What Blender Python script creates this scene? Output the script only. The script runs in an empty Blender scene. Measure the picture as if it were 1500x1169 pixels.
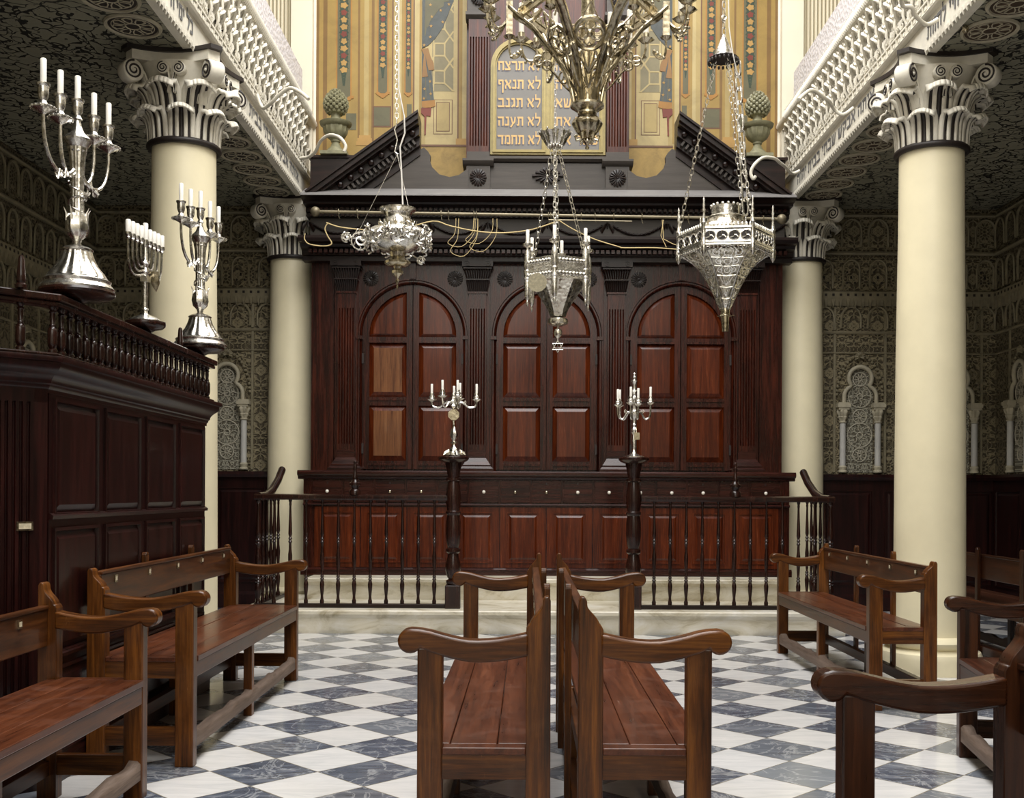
import bpy, bmesh, math, random
from mathutils import Matrix, Vector
random.seed(7)
PI=math.pi; sin=math.sin; cos=math.cos; R=math.radians
SC=bpy.context.scene; COL=SC.collection
F=1600.0; VX=765.0; HY=721.0; CX=-.232; CZ=1.2; K=1600/1550; ROLL=.0052
def D(d): return d*K
def W(px,py,d):
    u=px-VX; v=py-HY
    u2=u+ROLL*v; v2=v-ROLL*u; Y=d*K
    return Vector((CX+u2*Y/F, Y, CZ-v2*Y/F))
def T(x=0,y=0,z=0): return Matrix.Translation((x,y,z))
def RX(a): return Matrix.Rotation(a,4,'X')
def RY(a): return Matrix.Rotation(a,4,'Y')
def RZ(a): return Matrix.Rotation(a,4,'Z')
def S(x,y=None,z=None):
    if y is None: y=z=x
    return Matrix.Diagonal((x,y,z,1))
class MB:
    def __init__(s): s.v=[]; s.f=[]; s.mi=[]; s.m=Matrix.Identity(4); s.cur=0
    def add(s,vs,fs,mi=None):
        n=len(s.v); m=s.m
        s.v+= [tuple(m@Vector(p)) for p in vs]
        s.f+= [tuple(i+n for i in f) for f in fs]
        s.mi+= [s.cur if mi is None else mi]*len(fs)
        return s
    def box(s,x0,x1,y0,y1,z0,z1,mi=None):
        vs=[(x,y,z) for z in (z0,z1) for y in (y0,y1) for x in (x0,x1)]
        return s.add(vs,[(0,2,3,1),(4,5,7,6),(0,1,5,4),(2,6,7,3),(0,4,6,2),(1,3,7,5)],mi)
    def lathe(s,prof,n=16,rib=None,mi=None,sq=1.0):
        vs=[];fs=[]
        for (r,z) in prof:
            for k in range(n):
                a=2*PI*k/n; rr=r*(rib(a,z) if rib else 1)
                vs.append((rr*cos(a),rr*sin(a)*sq,z))
        m=len(prof)
        for i in range(m-1):
            for k in range(n):
                k2=(k+1)%n
                fs.append((i*n+k,i*n+k2,(i+1)*n+k2,(i+1)*n+k))
        if prof[0][0]>1e-5: fs.append(tuple(reversed(range(n))))
        if prof[-1][0]>1e-5: fs.append(tuple(range((m-1)*n,m*n)))
        return s.add(vs,fs,mi)
    def tube(s,pts,r,n=8,closed=False,mi=None,flat=1.0,up=None):
        pts=[Vector(p) for p in pts]; N=len(pts)
        rad=r if callable(r) else (lambda t:r)
        vs=[];fs=[]; prev=None
        for i,p in enumerate(pts):
            if closed: t=(pts[(i+1)%N]-pts[i-1])
            else: t=pts[min(i+1,N-1)]-pts[max(i-1,0)]
            if t.length<1e-9: t=Vector((0,0,1))
            t.normalize()
            if prev is None:
                a=Vector(up) if up else (Vector((0,0,1)) if abs(t.z)<.9 else Vector((1,0,0)))
            else: a=prev
            nn=(a-t*a.dot(t))
            if nn.length<1e-6: nn=t.orthogonal()
            nn.normalize(); prev=nn; b=t.cross(nn)
            q=rad(i/max(1,N-1))
            for k in range(n):
                an=2*PI*k/n+PI/n
                vs.append(tuple(p+nn*cos(an)*q+b*sin(an)*q*flat))
        for i in range(N if closed else N-1):
            j=(i+1)%N
            for k in range(n):
                k2=(k+1)%n; fs.append((i*n+k,i*n+k2,j*n+k2,j*n+k))
        if not closed:
            fs.append(tuple(reversed(range(n)))); fs.append(tuple(range((N-1)*n,N*n)))
        return s.add(vs,fs,mi)
    def prism(s,poly,h0,h1,axis='y',mi=None):
        # poly in (a,b); axis y: (x,z) ; axis x: (y,z) ; axis z: (x,y)
        def P(a,b,h): return {'y':(a,h,b),'x':(h,a,b),'z':(a,b,h)}[axis]
        n=len(poly); vs=[P(a,b,h0) for a,b in poly]+[P(a,b,h1) for a,b in poly]
        fs=[tuple(range(n)),tuple(reversed(range(n,2*n)))]+[(i,(i+1)%n,n+(i+1)%n,n+i) for i in range(n)]
        return s.add(vs,fs,mi)
    def sphere(s,r,n=12,m=8,sz=1,mi=None):
        pr=[(r*sin(PI*i/m),-r*sz*cos(PI*i/m)) for i in range(m+1)]
        pr[0]=(1e-6,pr[0][1]); pr[-1]=(1e-6,pr[-1][1])
        return s.lathe(pr,n,mi=mi)
    def torus(s,Rr,r,n=24,m=8,mi=None,z=0):
        return s.tube([(Rr*cos(2*PI*i/n),Rr*sin(2*PI*i/n),z) for i in range(n)],r,m,True,mi)
    def ringxz(s,Rr,r,n=20,m=6,mi=None,y=0,a0=0,a1=2*PI):
        full=abs(a1-a0-2*PI)<1e-6
        k=n if full else n+1
        return s.tube([(Rr*cos(a0+(a1-a0)*i/n),y,Rr*sin(a0+(a1-a0)*i/n)) for i in range(k)],r,m,full,mi)
    def molding(s,prof,x0,x1,y,mi=None):
        # prof: (out,z) list closed poly; runs along x; out is towards -y
        return s.prism([(y-o,z) for o,z in prof],x0,x1,'x',mi)
    def build(s,name,mats,parent=None,smooth=30,bevel=0,kind=None):
        if not isinstance(mats,(list,tuple)): mats=[mats]
        me=bpy.data.meshes.new(name); me.from_pydata(s.v,[],s.f)
        for m in mats: me.materials.append(m)
        me.polygons.foreach_set('material_index',s.mi)
        bm=bmesh.new(); bm.from_mesh(me); bmesh.ops.recalc_face_normals(bm,faces=bm.faces); bm.to_mesh(me); bm.free()
        if smooth:
            me.polygons.foreach_set('use_smooth',[True]*len(me.polygons)); me.set_sharp_from_angle(angle=R(smooth))
        o=bpy.data.objects.new(name,me); COL.objects.link(o)
        if parent: o.parent=parent
        if bevel:
            b=o.modifiers.new('b','BEVEL'); b.width=bevel; b.segments=2; b.limit_method='ANGLE'; b.angle_limit=R(40)
        if kind: o['kind']=kind
        return o
def thing(name,label,cat,loc=(0,0,0),rz=0,group=None):
    o=bpy.data.objects.new(name,None); COL.objects.link(o); o.location=loc; o.rotation_euler=(0,0,rz)
    o.empty_display_size=.05
    o['label']=label; o['category']=cat
    if group: o['group']=group
    return o
def tag(o,label,cat,group=None):
    o['label']=label; o['category']=cat
    if group: o['group']=group
    return o
def dup(root,loc,rz=None,label=None,group=None):
    def cp(o,par):
        c=o.copy(); COL.objects.link(c); c.parent=par
        for ch in KIDS.get(o.name,[]) or list(o.children): cp(ch,c)
        return c
    r=cp(root,None); r.location=loc
    if rz is not None: r.rotation_euler=(0,0,rz)
    if label: r['label']=label
    if group: r['group']=group
    return r
KIDS={}
def part_copy(o,parent,loc):
    c=o.copy(); COL.objects.link(c); c.parent=parent; c.location=loc; return c
def arc(cx,cz,r,a0,a1,n): return [(cx+r*cos(a0+(a1-a0)*i/n),cz+r*sin(a0+(a1-a0)*i/n)) for i in range(n+1)]
def spiral(r0,r1,turns,n=40,a0=0,sg=1):
    return [((r0+(r1-r0)*i/n)*cos(a0+sg*2*PI*turns*i/n),(r0+(r1-r0)*i/n)*sin(a0+sg*2*PI*turns*i/n)) for i in range(n+1)]
def bez(p0,p1,p2,p3,n=12):
    p0,p1,p2,p3=map(Vector,(p0,p1,p2,p3)); out=[]
    for i in range(n+1):
        t=i/n; out.append(p0*(1-t)**3+p1*3*t*(1-t)**2+p2*3*t*t*(1-t)+p3*t**3)
    return out
# ---------------------------------------------------------------- materials
class NT:
    def __init__(s,name):
        s.mat=bpy.data.materials.new(name); s.mat.use_nodes=True; s.t=s.mat.node_tree; s.n=s.t.nodes; s.l=s.t.links
        s.b=s.n['Principled BSDF']
    def node(s,ty,**kw):
        n=s.n.new(ty)
        for k,v in kw.items():
            if k.startswith('_'): setattr(n,k[1:],v)
            else:
                i=int(k[1:]) if k[0]=='i' and k[1:].isdigit() else k.replace('__',' ')
                if isinstance(v,bpy.types.NodeSocket): s.l.new(v,n.inputs[i])
                else: n.inputs[i].default_value=v
        return n
    def m(s,op,a,b=None,c=None,clamp=False):
        n=s.n.new('ShaderNodeMath'); n.operation=op; n.use_clamp=clamp
        for i,v in enumerate((a,b,c)):
            if v is None: continue
            if isinstance(v,bpy.types.NodeSocket): s.l.new(v,n.inputs[i])
            else: n.inputs[i].default_value=v
        return n.outputs[0]
    def ramp(s,fac,stops,interp='LINEAR'):
        n=s.n.new('ShaderNodeValToRGB'); n.color_ramp.interpolation=interp
        cr=n.color_ramp
        while len(cr.elements)<len(stops): cr.elements.new(.5)
        for e,(p,c) in zip(cr.elements,stops):
            e.position=p; e.color=(*c,1) if len(c)==3 else c
        s.l.new(fac,n.inputs[0]); return n.outputs[0]
    def mix(s,f,a,b,mode='MIX'):
        n=s.n.new('ShaderNodeMix'); n.data_type='RGBA'; n.blend_type=mode
        for i,v in ((0,f),(6,a),(7,b)):
            if isinstance(v,bpy.types.NodeSocket): s.l.new(v,n.inputs[i])
            else: n.inputs[i].default_value=v if not isinstance(v,tuple) or len(v)==4 else (*v,1)
        return n.outputs[2]
    def coord(s,scale=(1,1,1),rot=(0,0,0),loc=(0,0,0),obj=True,rnd=False):
        tc=s.n.new('ShaderNodeTexCoord'); mp=s.n.new('ShaderNodeMapping')
        if obj=='geo':
            g=s.n.new('ShaderNodeNewGeometry'); s.l.new(g.outputs['Position'],mp.inputs[0])
        else: s.l.new(tc.outputs['Object'],mp.inputs[0])
        mp.inputs['Scale'].default_value=scale; mp.inputs['Rotation'].default_value=rot; mp.inputs['Location'].default_value=loc
        return mp.outputs[0]
    def noise(s,v,scale,detail=3,rough=.5,dist=0):
        n=s.n.new('ShaderNodeTexNoise'); s.l.new(v,n.inputs['Vector']); n.inputs['Scale'].default_value=scale
        n.inputs['Detail'].default_value=detail; n.inputs['Roughness'].default_value=rough; n.inputs['Distortion'].default_value=dist
        return n.outputs[0]
    def bump(s,h,st=.3,dist=.01):
        n=s.n.new('ShaderNodeBump'); s.l.new(h,n.inputs['Height']); n.inputs['Strength'].default_value=st; n.inputs['Distance'].default_value=dist
        s.l.new(n.outputs[0],s.b.inputs['Normal'])
    def set(s,**kw):
        for k,v in kw.items():
            k={'col':'Base Color','rough':'Roughness','metal':'Metallic','spec':'Specular IOR Level','coat':'Coat Weight','coatr':'Coat Roughness','em':'Emission Color','ems':'Emission Strength','alpha':'Alpha','trans':'Transmission Weight'}[k]
            if isinstance(v,bpy.types.NodeSocket): s.l.new(v,s.b.inputs[k])
            else: s.b.inputs[k].default_value=(*v,1) if isinstance(v,tuple) and len(v)==3 else v
        return s.mat
M={}
def wood(name,c0,c1,c2,axis='z',rough=.3,sc=1.0,coat=.0,worn=None,bump=.12):
    t=NT(name); st={'x':(1.2,22,22),'y':(22,1.2,22),'z':(22,22,1.2)}[axis]
    v=t.coord(scale=tuple(a*sc for a in st))
    oi=t.node('ShaderNodeObjectInfo'); 
    va=t.node('ShaderNodeVectorMath',_operation='ADD',i0=v)
    cx=t.node('ShaderNodeCombineXYZ',i0=t.m('MULTIPLY',oi.outputs['Random'],37.0),i1=t.m('MULTIPLY',oi.outputs['Random'],19.0))
    t.l.new(cx.outputs[0],va.inputs[1]); v=va.outputs[0]
    g0=t.noise(v,1.0,6,.62,.6); gf=t.noise(v,4.5,4,.7,.3); g=t.m('ADD',t.m('MULTIPLY',g0,.62),t.m('MULTIPLY',gf,.38))
    big=t.noise(t.coord(),2.3,2,.5)
    col=t.ramp(g,[(.36,c0),(.5,c1),(.66,c2)])
    col=t.mix(t.m('MULTIPLY',big,.55),col,tuple(x*.45 for x in c0),'MIX')
    rr=t.m('ADD',t.m('MULTIPLY',g,.22),rough-.08)
    if worn:
        wv=t.noise(t.coord(scale=(3,3,3)),2.2,6,.7,.8)
        k=t.ramp(wv,[(.5,(0,0,0)),(.72,(1,1,1))])
        sc1=t.noise(t.coord(scale=(60,4,30) if axis=='y' else (30,30,4)),1.0,3,.8,1.5)
        k2=t.ramp(sc1,[(.69,(0,0,0)),(.73,(1,1,1))])
        k3=t.m('MAXIMUM',t.m('MULTIPLY',k,.13),t.m('MULTIPLY',k2,.45))
        col=t.mix(k3,col,worn); rr=t.m('ADD',rr,t.m('MULTIPLY',k3,.4))
    t.bump(g,bump,.004)
    return t.set(col=col,rough=rr,coat=coat*.5,coatr=.1,spec=.32)
M['mahog']=wood('dark_mahogany',(.010,.0028,.0016),(.038,.0065,.003),(.10,.0165,.005),'z',.24,coat=.25)
M['mahogx']=wood('dark_mahogany_horizontal',(.010,.003,.002),(.034,.007,.004),(.075,.015,.007),'x',.24,coat=.25)
M['mpanel']=wood('mahogany_panel',(.034,.006,.002),(.098,.0165,.0035),(.19,.037,.008),'z',.22,coat=.3)
M['paler']=wood('paler_mahogany_panel',(.07,.02,.008),(.20,.075,.025),(.32,.14,.055),'z',.3,coat=.3)  # lighter, more orange mahogany for two of the door panels
M['ebon']=wood('blackened_wood',(.005,.002,.0015),(.013,.0045,.003),(.030,.0105,.0065),'x',.33,coat=.2)
M['turned']=wood('turned_dark_wood',(.010,.004,.003),(.024,.008,.005),(.05,.015,.009),'z',.22,coat=.5)
M['bimah']=wood('bimah_wood',(.006,.0018,.0018),(.019,.0038,.003),(.045,.008,.006),'z',.3,coat=.2)
M['greywood']=wood('grey_brown_painted_wood',(.050,.042,.035),(.070,.059,.050),(.094,.080,.070),'x',.38,bump=.05)
M['flute']=wood('red_brown_pilaster',(.014,.004,.002),(.07,.015,.006),(.17,.042,.016),'z',.3,coat=.1)
M['bench']=wood('bench_wood',(.022,.007,.0016),(.115,.035,.005),(.29,.10,.014),'z',.3,coat=.2,worn=(.24,.11,.04))
M['benchx']=wood('bench_wood_arm',(.020,.006,.0016),(.105,.032,.005),(.27,.095,.014),'x',.27,coat=.25,worn=(.24,.11,.04))
M['benchy']=wood('bench_wood_long',(.022,.007,.002),(.09,.028,.007),(.20,.068,.016),'y',.3,coat=.15,worn=(.25,.14,.08))
M['seat']=wood('bench_seat_wood',(.045,.012,.005),(.11,.030,.011),(.19,.058,.022),'y',.27,coat=.3,worn=(.30,.18,.14))
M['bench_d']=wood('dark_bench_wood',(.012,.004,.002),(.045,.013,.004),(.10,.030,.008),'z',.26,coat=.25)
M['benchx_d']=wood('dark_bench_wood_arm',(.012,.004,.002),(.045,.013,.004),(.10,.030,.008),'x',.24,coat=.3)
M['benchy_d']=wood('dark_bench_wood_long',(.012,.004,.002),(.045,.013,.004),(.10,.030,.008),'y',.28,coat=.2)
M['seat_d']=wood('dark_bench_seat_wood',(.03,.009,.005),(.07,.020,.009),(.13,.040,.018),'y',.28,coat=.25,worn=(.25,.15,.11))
M['worn']=wood('worn_footrest_wood',(.09,.06,.045),(.17,.12,.09),(.27,.2,.16),'y',.6,bump=.5)
def simple(name,c,rough=.5,metal=0,nz=.12,ns=6,bump=0,bs=40,**kw):
    t=NT(name); v=t.coord(); g=t.noise(v,ns,4,.6)
    a=tuple(x*(1-nz) for x in c); b=tuple(min(1,x*(1+nz)) for x in c)
    col=t.ramp(g,[(.3,a),(.7,b)])
    if bump: t.bump(t.noise(v,bs,4,.6),bump,.004)
    return t.set(col=col,rough=rough,metal=metal,**kw)
M['cream']=simple('cream_column_paint',(.80,.72,.50),.42,nz=.05,ns=3,bump=.15,bs=9)
M['creamwall']=simple('cream_wall_paint',(.80,.74,.60),.5,nz=.04,ns=2)
M['plaster']=simple('white_stucco',(.70,.66,.56),.6,nz=.12,ns=9,bump=.3,bs=30)
M['plasterdim']=simple('aged_stucco',(.42,.38,.28),.6,nz=.15,ns=9,bump=.3,bs=30)
M['groove']=simple('dark_groove_paint',(.018,.012,.010),.5)
M['sofbrown']=simple('brown_recess_paint',(.05,.028,.014),.6,nz=.3,ns=30)
M['plaq']=simple('tarnished_plaque',(.30,.27,.19),.45,metal=.6,nz=.3,ns=60)
M['medal']=simple('lace_stucco',(.40,.37,.29),.6,nz=.2,ns=40)
M['colshaft']=simple('grey_white_stucco',(.50,.49,.46),.5,nz=.08)
M['ledgesheen']=simple('ledge_sheen_grey',(.20,.19,.185),.5,nz=.12)  # grazing sheen of the sloped ledge painted in as a lighter grey
M['gold']=simple('dull_gold_paint',(.30,.23,.065),.4,nz=.15,ns=20)
M['goldlet']=simple('gold_leaf_lettering',(.52,.33,.12),.45,nz=.06)
M['letshadow']=simple('letter_shadow_paint',(.09,.088,.12),.5)
M['tablet']=simple('tablet_grey_paint',(.150,.142,.130),.5,nz=.08,ns=4)
M['candle']=simple('candle_wax_tube',(.86,.83,.76),.45,nz=.03)
M['wire']=simple('white_flex',(.78,.75,.70),.5)
M['rope']=simple('yellow_rope',(.58,.45,.22),.8,bump=.5,bs=200)
M['brassrod']=simple('dull_brass_rod',(.20,.17,.11),.45,metal=.5,nz=.2)
M['ink']=simple('inscription_paint',(.13,.13,.135),.6)
M['stonegreen']=simple('verdigris_urn',(.20,.19,.11),.55,nz=.3,ns=18,bump=.3)
M['tagm']=simple('seat_number_plate',(.62,.55,.40),.4,nz=.2,ns=80)
M['knob']=simple('white_ceramic_knob',(.8,.76,.68),.2)
def metalm(name,c,dark,rough=.24,bs=60,bst=.35,metal=1.0,ns=25):
    t=NT(name); v=t.coord(); g=t.noise(v,ns,5,.65,.4)
    col=t.ramp(g,[(.34,dark),(.5,c),(.8,tuple(min(1,x*1.08) for x in c))])
    vo=t.node('ShaderNodeTexVoronoi',Vector=v,Scale=bs); 
    t.bump(vo.outputs['Distance'],bst,.006)
    return t.set(col=col,rough=t.m('ADD',t.m('MULTIPLY',g,.2),rough-.1),metal=metal)
M['silver']=metalm('polished_silver',(.82,.80,.75),(.50,.47,.41),.26,60,.12)
M['silverrep']=metalm('repousse_silver',(.82,.78,.68),(.22,.18,.12),.28,38,.5)
M['giltsilver']=metalm('tarnished_brass',(.56,.50,.37),(.22,.18,.11),.24,40,.16)
M['mold']=simple('soiled_stucco_moulding',(.22,.19,.12),.6,nz=.2,ns=12,bump=.3,bs=30)
M['marble']=None
def floor_mat():
    t=NT('marble_chequer_floor'); g=t.coord(obj='geo')
    Dg=.4607; Xc=-1.0986+CX+.0; Yc=1.2*1600/374.3
    sp=t.node('ShaderNodeSeparateXYZ',i0=g)
    u=t.m('DIVIDE',t.m('SUBTRACT',sp.outputs[0],Xc),Dg); v=t.m('DIVIDE',t.m('SUBTRACT',sp.outputs[1],Yc),Dg)
    a=t.m('ADD',t.m('ADD',u,v),100.5); b=t.m('ADD',t.m('SUBTRACT',u,v),100.5)
    fa=t.m('FLOOR',a); fb=t.m('FLOOR',b)
    par=t.m('MODULO',t.m('ADD',fa,fb),2.0)   # 0 -> dark
    wn=t.node('ShaderNodeTexWhiteNoise',_noise_dimensions='2D',Vector=t.node('ShaderNodeCombineXYZ',i0=fa,i1=fb).outputs[0])
    rnd=wn.outputs[0]
    # veins, direction per tile
    off=t.node('ShaderNodeVectorMath',_operation='SCALE',i0=wn.outputs[1]); off.inputs['Scale'].default_value=9
    gp=t.node('ShaderNodeVectorMath',_operation='ADD',i0=g,i1=off.outputs[0]).outputs[0]
    mp=t.node('ShaderNodeMapping',Vector=gp,Scale=(1.2,6,1),Rotation=(0,0,.5)).outputs[0]
    n1=t.noise(mp,2.6,8,.68,1.2); n2=t.noise(gp,3.0,6,.6,2.2)
    vein=t.ramp(n2,[(.47,(0,0,0)),(.5,(1,1,1)),(.53,(0,0,0))])
    dcol=t.ramp(n1,[(.25,(.036,.044,.060)),(.5,(.088,.102,.135)),(.75,(.24,.26,.30))])
    lift=t.ramp(rnd,[(0,(0,0,0)),(.45,(.0,.0,.0)),(.75,(.45,.45,.45)),(1,(.8,.8,.8))])
    dcol=t.mix(lift,dcol,(.26,.28,.30)); dcol=t.mix(t.m('MULTIPLY',vein,.55),dcol,(.5,.51,.52))
    wcol=t.ramp(n1,[(.25,(.50,.51,.53)),(.5,(.66,.655,.655)),(.75,(.76,.75,.74))])
    wcol=t.mix(t.m('MULTIPLY',rnd,.25),wcol,(.66,.62,.56))
    col=t.mix(t.m('MINIMUM',par,1.0),dcol,wcol)
    ja=t.m('ABSOLUTE',t.m('SUBTRACT',t.m('FRACT',a),.5)); jb=t.m('ABSOLUTE',t.m('SUBTRACT',t.m('FRACT',b),.5))
    j=t.m('GREATER_THAN',t.m('MAXIMUM',ja,jb),.4925)
    col=t.mix(j,col,(.22,.19,.13))
    dirt=t.noise(g,1.3,5,.6); col=t.mix(t.m('MULTIPLY',t.ramp(dirt,[(.5,(0,0,0)),(.8,(1,1,1))]),.25),col,(.42,.36,.25))
    rr=t.m('ADD',t.m('MULTIPLY',t.noise(gp,8,4,.6),.2),.07)
    t.bump(t.m('SUBTRACT',1.0,j),.25,.002)
    return t.set(col=col,rough=rr,spec=.5)
M['floor']=floor_mat()
def marble():
    t=NT('step_marble'); v=t.coord(scale=(1,1,2.2)); n=t.noise(v,2.2,8,.66,1.5)
    col=t.ramp(n,[(.28,(.30,.24,.13)),(.48,(.62,.57,.45)),(.7,(.74,.71,.64))])
    return t.set(col=col,rough=.38)
M['marble']=marble()
def carved(name,light,dark,scale=3.2,plane='xz',thr=(.05,.16),bst=1.0,dens=2.2,rough=.6,dist=.35):
    t=NT(name); g=t.coord(obj='geo'); sp=t.node('ShaderNodeSeparateXYZ',i0=g)
    o={'x':0,'y':1,'z':2}
    a=t.m('PINGPONG',t.m('MULTIPLY',sp.outputs[o[plane[0]]],scale),.5)
    b=t.m('PINGPONG',t.m('MULTIPLY',sp.outputs[o[plane[1]]],scale),1.0)
    cell=t.m('FLOOR',t.m('MULTIPLY',sp.outputs[o[plane[1]]],scale*.5))
    v=t.node('ShaderNodeCombineXYZ',i0=a,i1=b,i2=t.m('MULTIPLY',cell,.0)).outputs[0]
    nz=t.node('ShaderNodeTexNoise',Vector=v,Scale=2.2,Detail=1.0)
    ns=t.node('ShaderNodeVectorMath',_operation='SCALE',i0=nz.outputs['Color']); ns.inputs['Scale'].default_value=dist*2
    v2=t.node('ShaderNodeVectorMath',_operation='ADD',i0=v,i1=ns.outputs[0]).outputs[0]
    vo=t.node('ShaderNodeTexVoronoi',_feature='DISTANCE_TO_EDGE',Vector=v2,Scale=dens*2)
    vs=t.node('ShaderNodeTexVoronoi',_feature='SMOOTH_F1',Vector=v2,Scale=dens*4.2)
    # scroll stalks + beads
    h1=t.ramp(vo.outputs[0],[(thr[0],(1,1,1)),(thr[1],(0,0,0))])
    h2=t.ramp(vs.outputs[0],[(.28,(1,1,1)),(.42,(0,0,0))])
    h=t.m('MAXIMUM',h1,t.m('MULTIPLY',h2,.85))
    col=t.mix(h,dark,light)
    soil=t.noise(g,3,4,.6); col=t.mix(t.m('MULTIPLY',soil,.35),col,tuple(x*.55 for x in light))
    t.bump(h,bst,.02)
    return t.set(col=col,rough=rough)
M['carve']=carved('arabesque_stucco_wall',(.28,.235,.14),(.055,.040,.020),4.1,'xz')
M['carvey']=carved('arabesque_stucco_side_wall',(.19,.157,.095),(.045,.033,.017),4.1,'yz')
M['carvefine']=carved('fine_arabesque_stucco',(.42,.40,.31),(.09,.075,.05),7.0,'xz',(.04,.12),.8,1.7)
M['carvefr']=carved('gallery_stucco_ornament',(.74,.70,.60),(.20,.16,.10),9.0,'yz',(.09,.2),.8,1.5)
def ceilmat():
    t=NT('painted_arabesque_soffit'); g=t.coord(obj='geo')
    mp=t.node('ShaderNodeMapping',Vector=g,Scale=(1,1.0,1)).outputs[0]
    nz=t.node('ShaderNodeTexNoise',Vector=mp,Scale=5.5,Detail=2.0)
    ns=t.node('ShaderNodeVectorMath',_operation='SCALE',i0=nz.outputs['Color']); ns.inputs['Scale'].default_value=.42
    v=t.node('ShaderNodeVectorMath',_operation='ADD',i0=mp,i1=ns.outputs[0]).outputs[0]
    vo=t.node('ShaderNodeTexVoronoi',_feature='DISTANCE_TO_EDGE',Vector=v,Scale=8.0)
    w=t.noise(g,22,2,.5)
    th=t.m('MULTIPLY',w,.19)
    line=t.m('LESS_THAN',vo.outputs[0],t.m('SUBTRACT',th,.035))
    vf=t.node('ShaderNodeTexVoronoi',_feature='F1',Vector=v,Scale=15)
    dots=t.m('LESS_THAN',vf.outputs['Distance'],.17)
    k=t.m('MAXIMUM',line,t.m('MULTIPLY',dots,.8))
    col=t.mix(k,(.25,.24,.175),(.009,.008,.006))
    t.bump(t.m('SUBTRACT',1.0,k),.7,.01)
    return t.set(col=col,rough=.6)
M['soffit']=ceilmat()
def mural(name,c,nz=.25,ns=3,streak=True):
    t=NT(name); g=t.coord(obj='geo')
    c=tuple(x*.86 for x in c); n=t.noise(g,ns,7,.68,.8); n2=t.noise(g,60,2,.5)
    col=t.ramp(n,[(.25,tuple(x*(1-nz) for x in c)),(.5,c),(.78,tuple(min(1,x*(1+nz*.8)) for x in c))])
    chip=t.ramp(t.noise(g,11,6,.8),[(.70,(0,0,0)),(.73,(1,1,1))])
    col=t.mix(t.m('MULTIPLY',chip,.6),col,(.55,.48,.33))
    return t.set(col=col,rough=.55)
M['mu_y']=mural('ochre_wall_paint',(.36,.235,.06)); M['mu_p']=mural('pale_ochre_paint',(.44,.33,.13)); M['mu_o']=mural('dark_ochre_paint',(.21,.115,.03))
M['mu_l']=mural('light_cream_mural_paint',(.52,.41,.19)); M['mu_b']=mural('brown_mural_line',(.16,.075,.035)); M['mu_g']=mural('grey_green_mural_panel',(.125,.115,.06))
M['mu_lat']=mural('grey_lattice_opening',(.25,.215,.12)); M['mu_blue']=mural('blue_grey_drapery_paint',(.075,.085,.082),.35,8); M['mu_leaf']=mural('leaf_green_paint',(.035,.055,.03))
M['mu_red']=mural('red_flower_paint',(.20,.035,.018)); M['mu_fl']=mural('yellow_flower_paint',(.46,.27,.075)); M['mu_or']=mural('orange_ornament_paint',(.40,.19,.035))
M['mu_tas']=mural('tassel_paint',(.29,.15,.045)); M['mu_m']=mural('painted_marble_base',(.40,.26,.07),.5,5)
def netmat():
    t=NT('clear_bubble_netting'); g=t.coord(obj='geo'); vo=t.node('ShaderNodeTexVoronoi',Vector=g,Scale=28)
    t.bump(vo.outputs['Distance'],.8,.01)
    return t.set(col=(.86,.83,.86),rough=.25,alpha=.8,spec=.6)
M['net']=netmat()
def ribs():
    t=NT('beige_corrugated_panel'); g=t.coord(obj='geo'); w=t.node('ShaderNodeTexWave',Vector=g,Scale=8.0,_bands_direction='X'); 
    t.bump(w.outputs['Fac'],.8,.02)
    return t.set(col=t.ramp(w.outputs['Fac'],[(.1,(.60,.52,.36)),(.35,(.74,.67,.50))]),rough=.55)
M['ribs']=ribs()
YB=D(10.9)
# ---------- setting
b=MB(); b.box(-4.8,4.8,-3.2,YB+.3,-.1,0); b.build('floor',M['floor'],smooth=0,kind='structure')
b=MB(); b.box(-4.8,4.8,YB,YB+.2,0,8.2); wallb=b.build('wall_back',M['creamwall'],smooth=0,kind='structure')
b=MB(); b.box(-4.8,-4.65,-3.2,YB,0,8.2); walll=b.build('wall_left',M['plasterdim'],smooth=0,kind='structure')
b=MB(); b.box(4.65,4.8,-3.2,YB,0,8.2); wallr=b.build('wall_right',M['plasterdim'],smooth=0,kind='structure')
b=MB(); b.box(-4.8,4.8,-3.4,-3.2,0,8.2); b.build('wall_front',M['creamwall'],smooth=0,kind='structure')
b=MB()
for (x0,x1,y0,y1) in ((-4.8,-2.0,-3.4,YB+.2),(2.0,4.8,-3.4,YB+.2),(-2.0,2.0,-3.4,-1.0),(-2.0,2.0,10.2,YB+.2)): b.box(x0,x1,y0,y1,8.2,8.4)
b.build('ceiling',M['creamwall'],smooth=0,kind='structure')
b=MB()
for i in range(5): b.box(-2+i-.03,-2+i+.03,-1,10.2,8.32,8.4)
for i in range(9): b.box(-2,2,-1+i*1.4-.03,-1+i*1.4+.03,8.32,8.4)
b.build('window_1',M['creamwall'],smooth=0,kind='structure')

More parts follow.
